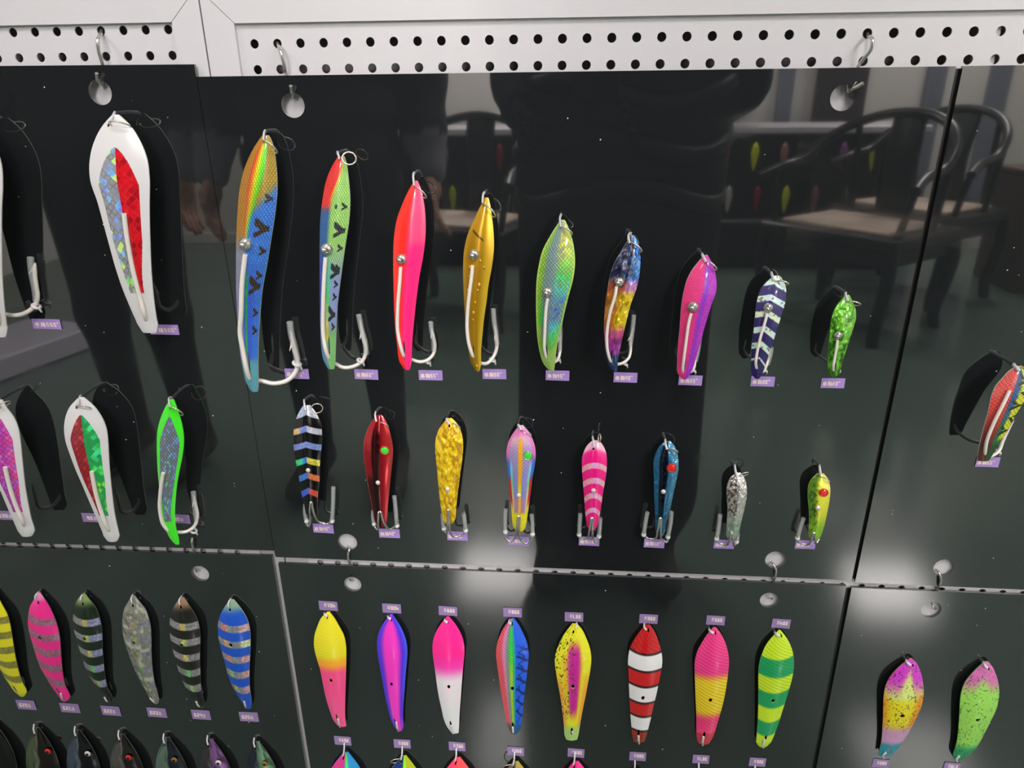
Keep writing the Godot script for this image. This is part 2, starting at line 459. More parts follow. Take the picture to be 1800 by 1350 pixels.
		"redwhite":
			c = C(206, 30, 34).lerp(C(150, 50, 34), sm(0.9, 0.93, v))
			var vv := v - 0.025 * (1.0 - u * u) * (1.0 - v) - 0.012 * u
			var b := 0.0
			var line := 0.0
			for e in [[0.215, 0.365], [0.5, 0.645], [0.765, 0.895]]:
				b = maxf(b, sm(e[0] - 0.004, e[0] + 0.004, vv) * sm(e[1] + 0.004, e[1] - 0.004, vv))
				line = maxf(line, maxf(sm(0.013, 0.006, absf(vv - e[0])), sm(0.013, 0.006, absf(vv - e[1]))))
			c = c.darkened(0.2 * sm(0.25, 0.5, absf(fposmod(v * 26 - u * 2.4, 1.0) - 0.5)) * sm(0.25, 0.2, v))
			c = c.lerp(C(238, 238, 240), b).lerp(C(34, 16, 16), line * 0.9)
		"pinkyellow":
			c = C(255, 66, 150).lerp(C(250, 222, 44), sm(0.36, 0.46, v)).lerp(C(255, 66, 132), sm(0.7, 0.79, v)).lerp(C(206, 56, 76), sm(0.89, 0.91, v))
			c = c.darkened(0.2 * sm(0.2, 0.5, absf(fposmod(v * 36 - u * 2.2, 1.0) - 0.5)) * sm(0.9, 0.8, v))
		"limegreen":
			c = C(206, 240, 46)
			var vv := v - 0.02 * (1.0 - u * u)
			for e in [[0.215, 0.365], [0.5, 0.63], [0.755, 0.872]]:
				c = c.lerp(C(34, 166, 98), sm(e[0] - 0.012, e[0] + 0.012, vv) * sm(e[1] + 0.012, e[1] - 0.012, vv))
			c = c.darkened(0.14 * sm(0.2, 0.5, absf(fposmod(v * 36 - u * 2.2, 1.0) - 0.5)) * sm(0.6, 0.5, v))
		"troutpink":
			c = C(214, 56, 206).lerp(C(220, 236, 130), sm(0.12, 0.36, v + 0.18 * sm(0.5, 0.0, absf(u - 0.1)) - 0.06))
			c = c.lerp(C(238, 226, 24), sm(0.36, 0.46, v)).lerp(C(240, 150, 40), sm(0.5, 0.95, absf(u + 0.1)) * sm(0.3, 0.45, v) * sm(0.75, 0.65, v))
			c = c.lerp(C(214, 160, 204), sm(0.64, 0.76, v)).lerp(C(46, 152, 172), sm(0.84, 0.9, v))
			c = c.lerp(C(44, 34, 40), sm(0.72, 0.85, vn(u * 15 + 9, v * 64)) * 0.6 * sm(0.85, 0.6, v))
		"troutgreen":
			c = C(214, 108, 180).lerp(C(158, 226, 92), sm(0.12, 0.3, v + 0.08 * sm(0.6, 0.0, au) - 0.04)).lerp(C(34, 158, 100), sm(0.8, 0.9, v))
			c = c.lerp(C(36, 70, 40), sm(0.72, 0.85, vn(u * 15 + 2, v * 64)) * 0.5)
		"s_yellow", "s_pink", "s_dark", "s_silver", "s_black", "s_blue":
			var holo := 0.0
			match k:
				"s_yellow": c = C(236, 232, 34)
				"s_pink": c = C(252, 42, 150)
				"s_dark": c = C(18, 34, 20)
				"s_silver": c = C(150, 152, 138)
				"s_black": c = C(24, 22, 18)
				"s_blue": c = C(26, 84, 204)
			var lean := -0.03 if k in ["s_yellow", "s_pink"] else -0.015
			var vv := v + lean * u + 0.018 * u * u - 0.01
			var b := bands(vv, 0.205, 0.142, 0.52, 0.87)
			var n := hsh(floorf(u * 10), floorf(v * 70))
			var s := C(168, 168, 170)
			if k in ["s_yellow", "s_pink"]: s = C(172, 140, 150) if k == "s_pink" else C(150, 146, 78)
			else:
				var band := sm(0.28, 0.05, absf(u - (0.0 if k != "s_blue" else -0.5)))
				s = s.lerp(hue(0.05 + 0.32 * hsh(band_index(vv, 0.205, 0.142), 3.0) + 0.2 * u, 0.5, 0.98), band)
				if k == "s_blue": s = s.lerp(hue(0.95 + 0.25 * hsh(band_index(vv, 0.205, 0.142), 8.0), 0.25, 0.98), sm(0.3, 0.6, u))
				if k in ["s_dark", "s_silver"]: s = s.lerp(C(176, 178, 236), sm(0.0, 0.4, u) * 0.8)
			if k == "s_silver":
				b *= 0.55
				c = c.lerp(C(206, 206, 190), sm(0.55, 0.8, vn(u * 4 + 2, v * 22)))
			c = c.lerp(s.darkened(0.3 * n), b * (0.95 if not k in ["s_yellow", "s_pink"] else 0.85))
			if k in ["s_black", "s_blue", "s_dark"]: c = c.lerp(hue(0.08 if k == "s_black" else 0.22, 0.4, 0.85), sm(0.14, 0.04, v) * 0.7)
			if k == "s_pink": c = c.lerp(C(240, 150, 190), sm(0.1, 0.03, v))
			if k in ["s_dark", "s_black"]: c = c.lerp(C(16, 18, 16), sm(0.87, 0.89, v))
		_:
			var a := C(90, 90, 90)
			var b := C(150, 150, 150)
			match k:
				"t_brown": a = C(70, 52, 46); b = C(40, 36, 36)
				"t_olive": a = C(110, 118, 84); b = C(46, 34, 30)
				"t_slate": a = C(96, 102, 138); b = C(26, 28, 36)
				"t_grey": a = C(120, 108, 108); b = C(50, 44, 44)
				"t_green": a = C(136, 166, 146); b = C(40, 52, 66)
				"t_purple": a = C(84, 70, 84); b = C(170, 112, 190)
				"t_mint": a = C(52, 62, 84); b = C(140, 190, 150)
				"u_pinkcyan": a = C(226, 60, 150); b = C(50, 150, 214)
				"u_blueyellow": a = C(24, 54, 120); b = C(180, 190, 40)
				"u_pinkorange": a = C(255, 70, 110); b = C(255, 90, 90)
				"u_gold": a = C(120, 106, 90); b = C(180, 160, 70)
				"u_hotpink": a = C(250, 40, 140); b = C(255, 60, 150)
				"u_silver": a = C(190, 190, 196); b = C(160, 164, 170)
				"u_red": a = C(206, 30, 40); b = C(190, 24, 34)
				"u_lime": a = C(190, 230, 50); b = C(150, 210, 40)
			c = a.lerp(b, sm(-0.15, 0.15, u))
			if k.begins_with("t_"):
				c = c.lerp(C(190, 186, 182), sm(0.2, 0.02, absf(u + 0.1 + 0.1 * sin(v * 40))) * 0.55).darkened(0.4 * sm(0.5, 0.8, vn(u * 6, v * 16)))
			if k == "u_pinkcyan": c = c.lerp(hue(0.3 + v, 0.7, 0.95), sm(0.25, 0.05, absf(u - 0.15)))
			if k == "u_blueyellow": c = c.lerp(C(150, 250, 30), sm(0.25, 0.05, absf(u - 0.15)))
	return c

const FOIL := {"mack70": [0.15, 0.34, "scale"], "mack60": [0.15, 0.34, "scale"], "pinkred": [0.0, 0.3, ""], "gold": [0.55, 0.3, ""], "greenholo": [0.2, 0.3, "scale"], "sunset": [0.4, 0.24, "crinkle"], "magenta": [0.1, 0.32, "scale"],
	"navystripe": [0.15, 0.25, "scale"], "leafgreen": [0.25, 0.25, "crinkle"], "zebra": [0.2, 0.22, ""], "redchrome": [0.55, 0.14, ""], "yellowfoil": [0.2, 0.3, "crinkle"], "rainbowpink": [0.15, 0.25, "scale"], "pinkstripe": [0.05, 0.25, ""],
	"bluechrome": [0.6, 0.14, "crinkle"], "silver": [0.75, 0.16, "crinkle"], "limechrome": [0.3, 0.18, ""], "whitered": [0.0, 0.25, ""], "whiterg": [0.0, 0.25, ""], "whitepink": [0.0, 0.25, ""], "limeframe": [0.0, 0.3, ""], "s_silver": [0.35, 0.2, "crinkle"]}

func lure_material(k: String, w: int, h: int) -> StandardMaterial3D:
	if M.has("lure_" + k): return M["lure_" + k]
	var bytes := PackedByteArray()
	bytes.resize(w * h * 3)
	for y in h:
		var v := (y + 0.5) / h
		for x in w:
			var c := paint(k, 2.0 * (x + 0.5) / w - 1.0, v)
			var i := (y * w + x) * 3
			bytes[i] = clampi(int(c.r * 255), 0, 255)
			bytes[i + 1] = clampi(int(c.g * 255), 0, 255)
			bytes[i + 2] = clampi(int(c.b * 255), 0, 255)
	var m := mat(Color.WHITE, 0.32, 0.0, 0.55)
	m.albedo_texture = ImageTexture.create_from_image(Image.create_from_data(w, h, false, Image.FORMAT_RGB8, bytes))
	m.texture_repeat = false
	var f: Array = FOIL.get(k, [0.0, 0.32, "scale" if k in ["mackblue", "yellowtrout", "troutpink", "troutgreen", "macksmall"] else ""])
	if k.begins_with("t_"): f = [0.75, 0.18, ""]
	m.metallic = f[0]
	m.roughness = f[1]
	if f[2] != "":
		m.normal_enabled = true
		m.normal_texture = relief(f[2])
		m.normal_scale = 0.3 if f[2] == "scale" else 0.8
	M["lure_" + k] = m
	return m

func relief(kind: String) -> ImageTexture:
	if M.has("relief_" + kind): return M["relief_" + kind]
	var im := Image.create_empty(96, 384, false, Image.FORMAT_RGB8)
	for y in 384:
		for x in 96:
			var u := 2.0 * x / 96.0 - 1.0
			var v := y / 384.0
			var g := 1.0 - lattice(u, v, 6.0, 50) if kind == "scale" else vn(u * 4 + 5, v * 22) * 0.6 + vn(u * 9 + v * 12, v * 40) * 0.4
			im.set_pixel(x, y, Color(g, g, g))
	im.bump_map_to_normal_map(3.0 if kind == "scale" else 7.0)
	M["relief_" + kind] = ImageTexture.create_from_image(im)
	return M["relief_" + kind]

# ------------------------------------------------------------------ lures
const NU := 12
const NV := 48
const TS := [0.0, 0.02, 0.06, 0.12, 0.2, 0.3, 0.4, 0.5, 0.6, 0.7, 0.8, 0.88, 0.94, 0.98, 1.0]

func station(s: Array, side: int, v: float) -> Vector2:
	var n := TS.size()
	var i := 0
	while i < n - 2 and v > TS[i + 1]: i += 1
	var g := func(j: int) -> Vector2:
		j = clampi(j, 0, n - 1)
		return Vector2(s[j * 4 + side * 2], s[j * 4 + side * 2 + 1])
	var t: float = (v - TS[i]) / (TS[i + 1] - TS[i])
	var a: float = TS[maxi(i - 1, 0)] - TS[i]
	var b: float = TS[i + 1] - TS[i]
	var c: float = TS[mini(i + 2, n - 1)] - TS[i]
	if i == 0: a = -b
	if i == n - 2: c = 2.0 * b
	var p0: Vector2 = g.call(i - 1)
	var p1: Vector2 = g.call(i)
	var p2: Vector2 = g.call(i + 1)
	var p3: Vector2 = g.call(i + 2)
	return p1.cubic_interpolate_in_time(p2, p0, p3, t, b, a, c) / 1000.0

func lure_body(d: Dictionary, thick: float) -> Array:
	# the plate: printed front, plain back, edge; holes are left open
	var grid: Array = []
	for j in NV + 1:
		var v := j / float(NV)
		if j == 1: v = 0.012
		if j == NV - 1: v = 1.0 - 0.01
		var a := station(d.s, 0, v)
		var b := station(d.s, 1, v)
		var z: float = (d.z[0] + (d.z[1] - d.z[0]) * v + d.z[2] * sin(PI * v)) / 1000.0
		var w := a.distance_to(b)
		var row: Array = []
		for i in NU + 1:
			var u := -1.0 + 2.0 * i / NU
			var p := a.lerp(b, (u + 1.0) / 2.0)
			row.append([Vector3(p.x, p.y, z + d.crown * w * (1.0 - absf(u) ** 1.8)), Vector2((u + 1) / 2, v)])
		grid.append(row)
	var gone := {}
	var rims: Array = []
	for k in range(0, d.get("holes", []).size(), 3):
		var kind: int = d.holes[k + 2]
		var hi := clampi(roundi((d.holes[k] + 1) / 2 * NU), 2, NU - 2)
		var hj := clampi(roundi(d.holes[k + 1] * NV), 2, NV - 3)
		var ra := 1
		var rb: int = [1, 1, 2, 4][kind]
		if kind >= 2: hj = mini(hj, NV - rb - 1)
		var shrink: float = [0.78, 0.8, 0.85, 0.7][kind]
		var c: Vector3 = grid[hj][hi][0]
		var loop: Array = []
		for i in range(-ra, ra): loop.append([hi + i, hj - rb])
		for j in range(-rb, rb): loop.append([hi + ra, hj + j])
		for i in range(ra, -ra, -1): loop.append([hi + i, hj + rb])
		for j in range(rb, -rb, -1): loop.append([hi - ra, hj + j])
		for j in range(hj - rb, hj + rb):
			for i in range(hi - ra, hi + ra): gone[j * 100 + i] = true
		var inner: Array = []
		for e in loop:
			var q: Vector2 = Vector2((e[0] - hi) / float(ra), (e[1] - hj) / float(rb))
			q = q.normalized() * shrink if kind < 2 or q.length() > 1.01 else q * shrink
			var fx := clampf(hi + q.x * ra, 0, NU)
			var fy := clampf(hj + q.y * rb, 0, NV)
			var ix := mini(int(fx), NU - 1)
			var iy := mini(int(fy), NV - 1)
			var A: Array = grid[iy][ix]
			var B: Array = grid[iy][ix + 1]
			var Cc: Array = grid[iy + 1][ix]
			var D: Array = grid[iy + 1][ix + 1]
			var tx := fx - ix
			var ty := fy - iy
			inner.append([A[0].lerp(B[0], tx).lerp(Cc[0].lerp(D[0], tx), ty), A[1].lerp(B[1], tx).lerp(Cc[1].lerp(D[1], tx), ty)])
		rims.append([loop, inner])
	var off := Vector3(0, 0, -thick)
	var front := begin()
	var back := begin()
	var edge := begin()
	front.set_smooth_group(0)
	back.set_smooth_group(0)
	edge.set_smooth_group(0)
	var add := func(q: Array) -> void:
		for n in [0, 2, 1, 0, 3, 2]:
			front.set_uv(q[n][1])
			front.add_vertex(q[n][0])
		for n in [0, 1, 2, 0, 2, 3]: back.add_vertex(q[n][0] + off)
	for j in NV:
		for i in NU:
			if gone.has(j * 100 + i): continue
			add.call([grid[j + 1][i], grid[j + 1][i + 1], grid[j][i + 1], grid[j][i]])
	for r in rims:
		var n: int = r[0].size()
		for k in n:
			var k2 := (k + 1) % n
			var o1: Array = grid[r[0][k][1]][r[0][k][0]]
			var o2: Array = grid[r[0][k2][1]][r[0][k2][0]]
			add.call([r[1][k], r[1][k2], o2, o1])
			quad(edge, r[1][k2][0] + off, r[1][k][0] + off, r[1][k][0], r[1][k2][0])
	var side := func(a: Vector3, b: Vector3) -> void: quad(edge, a + off, b + off, b, a)
	for j in NV:
		side.call(grid[j][0][0], grid[j + 1][0][0])
		side.call(grid[j + 1][NU][0], grid[j][NU][0])
	for i in NU:
		side.call(grid[NV][i][0], grid[NV][i + 1][0])
		side.call(grid[0][i + 1][0], grid[0][i][0])
	front.generate_normals()
	front.generate_tangents()
	back.generate_normals()
	edge.generate_normals()
	return [front, back, edge]

func pts(a: Array) -> Array:
	var out: Array = []
	for i in range(0, a.size(), 3): out.append(Vector3(a[i], a[i + 1], a[i + 2]) / 1000.0)
	return out

func cover(parent: Node, path: Array, r: float) -> void:
	var st := begin()
	var p := smooth_path(path, 4)
	sweep(st, p, r, -1, 12, false, 1.0, false)
	sweep(st, p, r * 0.72, -1, 12, false, 1.0, false)
	sweep(st, ring_points(p[0], p[1] - p[0], r * 0.86, 14), r * 0.14, -1, 6, true)
	put("clear_tube", close(st), M.clear, parent)

func knot(parent: Node, c: Vector3, along: Vector3, r: float) -> void:
	var st := begin()
	sweep(st, ring_points(c, along.normalized() + Vector3(0.25, 0.1, 0.1), r * 1.35, 14), r * 0.62, -1, 6, true)
	var d := Vector3(0.7, -0.7, 0.1).normalized()
	sweep(st, smooth_path([c + d * r, c + d * r * 2.0, c + Vector3(0.5, -1.0, -0.2).normalized() * r * 2.9], 3), r * 0.5, r * 0.35, 6)
	put("cable_tie", close(st), M.tie, parent)

# a wire hook whose end is ground to a point with a barb
func wire_hook(parent: Node, path: Array, r: float, loop := false) -> void:
	var p := smooth_path(path, 7)
	var n := p.size()
	var st := begin()
	var cut := n - 7
	sweep(st, p.slice(0, cut + 1), r, r, 8)
	sweep(st, p.slice(cut), r, r * 0.15, 8)
	var dir := (p[n - 1] - p[n - 4]).normalized()
	var b := p[cut]
	var out: Vector3 = path[0] - b
	out = (out - dir * out.dot(dir)).normalized()
	sweep(st, PackedVector3Array([b + dir * r * 3.0, b + dir * r * 0.5 + out * r * 1.0, b - dir * r * 1.6 + out * r * 2.1]), r * 0.75, r * 0.1, 6)
	put("hook", close(st), M.wire if not loop else M.steel, parent)

func lure(k: String, label: String, cls: String, at: Vector3, d: Dictionary) -> void:
	var group: String = {"single": "single hook lures in the upper row of the middle board", "double": "double hook lures in the second row of the middle board", "frame": "framed lures on the side boards", "blank": "spoon blanks on the lower boards"}[cls]
	var o := thing("fishing_lure", label, "lure", at, group)
	var big := cls == "single" or cls == "frame"
	var s := lure_body(d, 0.0014 if cls == "single" else 0.0011 if big else 0.0009)
	var mesh: ArrayMesh = s[0].commit()
	s[1].commit(mesh)
	s[2].commit(mesh)
	mesh.surface_set_material(0, lure_material(k, 96 if big else 72, 320 if big else 216))
	mesh.surface_set_material(1, M.back)
	var rim: StandardMaterial3D = M.rim
	if k in ["s_dark", "s_black", "zebra", "navystripe"] or k.begins_with("t_"): rim = M.rim_dark
	elif cls == "blank" or k in ["limeframe", "redchrome", "bluechrome", "pinkred", "gold", "yellowfoil", "leafgreen", "limechrome"]:
		if not M.has("rim_" + k):
			var c := paint(k, 0.98, 0.4)
			M["rim_" + k] = mat(c, 0.4, 0.0, 0.3)
		rim = M["rim_" + k]
	mesh.surface_set_material(2, rim)
	put("body", mesh, null, o)
	if d.has("hook"):
		var p := pts(d.hook)
		wire_hook(o, p, d.hw / 1000.0)
		if d.has("knot"):
			var c: Vector3 = pts(d.knot)[0]
			knot(o, c, Vector3(0.35, 0.9, 0.0), d.hw / 1000.0 * 1.15)
	for e in ["l", "r"]:
		if d.has("hook" + e):
			var p := pts(d["hook" + e])
			wire_hook(o, p, d.hw / 1000.0, true)
			if not d.has("tube" + e): continue
			var t := pts(d["tube" + e])
			cover(o, t, d.tw / 1000.0)
			var st := begin()
			ball(st, t[t.size() - 1] + Vector3(0, -0.0006, 0), Vector3(1, 1.1, 1) * d.tw / 1000.0 * 1.15, 6, 10)
			put("plug", close(st), M.tie, o)
	if d.has("hookl"):
		var a: Vector3 = pts(d.hookl)[0]
		var b: Vector3 = pts(d.hookr)[0]
		var m := (a + b) / 2 + Vector3(0, (a - b).length() * 0.5, -0.001)
		put("hook_eye", swept([a, m, b], d.hw / 1000.0, -1, 8, 5), M.steel, o)
	if d.has("tube"): cover(o, pts(d.tube), d.tw / 1000.0)
	if d.has("bolt"):
		var c: Vector3 = pts(d.bolt)[0]
		var r: float = d.br / 1000.0
		var st := begin()
		lathe(st, c, Vector3(0.1, -0.1, 1), [Vector2(0.001, -0.001), Vector2(r, -0.0008), Vector2(r * 1.02, r * 0.2), Vector2(r * 0.86, r * 0.5), Vector2(r * 0.5, r * 0.72), Vector2(0.0001, r * 0.8)], 16)
		ball(st, c + Vector3(-r * 0.25, -r * 0.1, r * 0.72), Vector3(r * 0.5, r * 0.5, r * 0.42), 6, 10)
		put("bolt", close(st), M.steel, o)
	if d.has("rivet"):
		var c: Vector3 = pts(d.rivet)[0]
		var st := begin()
		ball(st, c, Vector3(0.0031, 0.0031, 0.002) * 0.8, 6, 10)
		put("rivet", close(st), M.pearl, o)
	if d.has("eye"):
		var c: Vector3 = pts(d.eye)[0]
		var r: float = d.er / 1000.0
		var st := begin()
		lathe(st, c, Vector3(0, 0, 1), [Vector2(r, -0.0006), Vector2(r, 0.0004), Vector2(r * 0.62, 0.0011), Vector2(0.0001, 0.0013)], 16)
		var eye := put("eye", close(st), M["eye_" + d.ec], o)
		var st2 := begin()
		if d.ec in ["white", "gold", "red"] and k.begins_with("t_"):
			lathe(st2, c, Vector3(0, 0, 1), [Vector2(r * 0.5, 0.0008), Vector2(r * 0.48, 0.0015), Vector2(0.0001, 0.0017)], 12)
			put("pupil", close(st2), M.black, eye)
		else:
			sweep(st2, ring_points(c + Vector3(0, 0, 0.0004), Vector3(0, 0, 1), r * 1.08, 18), r * 0.16, -1, 6, true)
			put("eye_ring", close(st2), M.steel if d.ec == "green" and k != "redchrome" else M.eye_rim, eye)
	if k == "gold":
		var st := begin()
		for e in [[0.18, 0.36, 1.3], [0.5, 0.4, 1.2], [-0.5, 0.4, 1.4], [-0.52, 0.45, 0.9], [0.28, 0.5, 2.0], [0.2, 0.53, 1.2], [-0.6, 0.53, 1.3], [-0.55, 0.56, 1.0], [0.02, 0.6, 1.3], [-0.1, 0.66, 1.5], [-0.14, 0.7, 0.8], [-0.9, 0.72, 1.0], [0.1, 0.97, 1.6]]:
			var a := station(d.s, 0, e[1])
			var b := station(d.s, 1, e[1])
			var q := a.lerp(b, (e[0] + 1) / 2)
			var z: float = (d.z[0] + (d.z[1] - d.z[0]) * e[1] + d.z[2] * sin(PI * e[1])) / 1000.0 + d.crown * a.distance_to(b) * (1 - absf(e[0]) ** 1.8)
			ball(st, Vector3(q.x, q.y, z), Vector3(0.9, 1.3, 0.8) * e[2] / 1000.0, 6, 8)
		put("varnish_drop", close(st), M.drop, o).set_meta("kind", "stuff")
	if d.has("ring"):
		var st := begin()
		var c: Vector3 = pts(d.ring)[0]
		sweep(st, ring_points(c, pts(d.rn)[0], d.rr / 1000.0, 24), 0.00075 if big else 0.0006, -1, 6, true)
		put("split_ring", close(st), M.ring, o)
	for e in ["tie", "tie2"]:
		if d.has(e): put("tie_strap", swept(pts(d[e]), 0.0016 if big or e == "tie" else 0.0013, -1, 8, 4, 0.6), M.tie_clear if big else M.tie, o)

# ------------------------------------------------------------------ paper tags
const GLYPH := {"0": "75557", "1": "26227", "2": "71747", "3": "71717", "4": "55711", "5": "74717", "6": "74757", "7": "71111", "8": "75757", "9": "75717"}
const STROKES := {
	"B": [[5, 1, 6, 3], [11, 1, 10, 3], [3, 4, 13, 4, 13, 10, 3, 10, 3, 4], [3, 7, 13, 7], [8, 4, 8, 15], [1, 12, 15, 12]],
	"A": [[4, 0, 1, 4], [3, 3, 7, 3], [2, 7, 7, 7], [1, 10, 7, 10], [4, 3, 4, 14, 7, 12], [10, 0, 8, 5], [9, 3, 15, 3, 14, 14, 12, 13], [11, 6, 9, 11, 13, 10]],
	"D": [[1, 3, 7, 3, 1, 14], [2, 6, 7, 13], [8, 3, 14, 3, 8, 14], [9, 6, 15, 14]],
	"E": [[2, 2, 14, 2], [5, 4, 6, 7], [11, 4, 10, 7], [1, 9, 15, 9], [8, 2, 8, 15]],
	"F": [[3, 1, 13, 1, 13, 4, 3, 4], [3, 1, 3, 8, 1, 14], [6, 7, 12, 6], [5, 9, 13, 8], [5, 12, 14, 11], [9, 6, 9, 14, 14, 14]]}

func stroke(im: Image, a: Vector2, b: Vector2, w: int, c: Color) -> void:
	var n := int(a.distance_to(b) * 2) + 1
	for i in n + 1:
		var p := a.lerp(b, i / float(n))
		im.fill_rect(Rect2i(int(p.x), int(p.y), w, w), c)

func write_tag(im: Image, o: Vector2i, text: String) -> void:
	var ink := C(255, 236, 216)
	var x := o.x + 8
	if text[0] in "BDE":
		for g in [text[0], "A" if text[0] != "E" else "F"]:
			for s in STROKES[g]:
				for i in range(0, s.size() - 2, 2):
					stroke(im, Vector2(x + s[i] * 1.25, o.y + 17 + s[i + 1] * 1.4), Vector2(x + s[i + 2] * 1.25, o.y + 17 + s[i + 3] * 1.4), 3, ink)
			x += 23
		text = text.substr(1)
	else:
		x = o.x + 16 + (4 - text.length()) * 10
	for ch in text:
		if ch == "*":
			for s in [[0, 0, 4, 0], [4, 0, 4, 4], [4, 4, 0, 4], [0, 4, 0, 0]]: stroke(im, Vector2(x + s[0], o.y + 16 + s[1]), Vector2(x + s[2], o.y + 16 + s[3]), 2, ink)
			continue
		if ch == "#":
			for s in [[3, 0, 3, 20], [10, 0, 10, 20], [0, 6, 13, 6], [0, 14, 13, 14]]: stroke(im, Vector2(x + s[0], o.y + 18 + s[1]), Vector2(x + s[2], o.y + 18 + s[3]), 2, ink)
			x += 20
			continue
		var wide := 3 if text.length() == 3 or text.ends_with("#") == false else 4
		if text.ends_with("#"): wide = 4
		for r in 5:
			var bits := int(GLYPH[ch][r])
			for c in 3:
				if bits & (4 >> c): im.fill_rect(Rect2i(x + c * wide, o.y + 18 + r * 4, wide, 4 if r < 4 else 3), ink)
		x += wide * 3 + 4

func make_tags(list: Array) -> void:
	var w := 110
	var h := 50
	var im := Image.create_empty(w * TAG_COLS, h * TAG_ROWS, false, Image.FORMAT_RGB8)
	im.fill(C(176, 146, 218))
	for i in list.size():
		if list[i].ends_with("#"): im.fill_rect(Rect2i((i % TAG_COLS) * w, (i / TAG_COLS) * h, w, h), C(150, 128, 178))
	for i in list.size(): write_tag(im, Vector2i((i % TAG_COLS) * w, (i / TAG_COLS) * h), list[i])
	tag_mat = mat(Color.WHITE, 0.55)
	tag_mat.albedo_texture = ImageTexture.create_from_image(im)

func tag(text: String, upside_down: int, label: String, at: Vector3, size: Vector2, lean: float) -> void:
	var i := tag_count
	tag_count += 1
	var uv0 := Vector2((i % TAG_COLS) / float(TAG_COLS), (i / TAG_COLS) / float(TAG_ROWS))
	var duv := Vector2(1.0 / TAG_COLS, 1.0 / TAG_ROWS)
	var st := begin()
	st.set_smooth_group(0)
	var n := 6
	var curl := 0.0006 + 0.0012 * hsh(i, 4.0)
	var P := func(a: int, b: int) -> Array:
		var x := a / float(n)
		var y := b / 2.0
		var e := maxf(absf(x - 0.5) * 2.0 - 0.55, 0.0)
		var uv := Vector2(x, 1 - y)
		if upside_down: uv = Vector2.ONE - uv
		return [Vector3((x - 0.5) * size.x, (y - 0.5) * size.y, 0.0002 + curl * e * e * (x if i % 2 else 1.0 - x)), uv0 + (uv * 0.96 + Vector2(0.02, 0.02)) * duv]
	for a in n:
		for b in 2:
			var q: Array = [P.call(a, b), P.call(a + 1, b), P.call(a + 1, b + 1), P.call(a, b + 1)]
			for k in [0, 2, 1, 0, 3, 2]:
				st.set_uv(q[k][1])
				st.add_vertex(q[k][0])
			for k in [0, 1, 2, 0, 2, 3]:
				st.set_uv(q[k][1])
				st.add_vertex(q[k][0] - Vector3(0, 0, 0.0002))
	var o := put("price_tag", close(st), tag_mat)
	o.position = at
	o.rotation.z = lean
	tagged(o, label, "label", "purple paper tags on the boards")

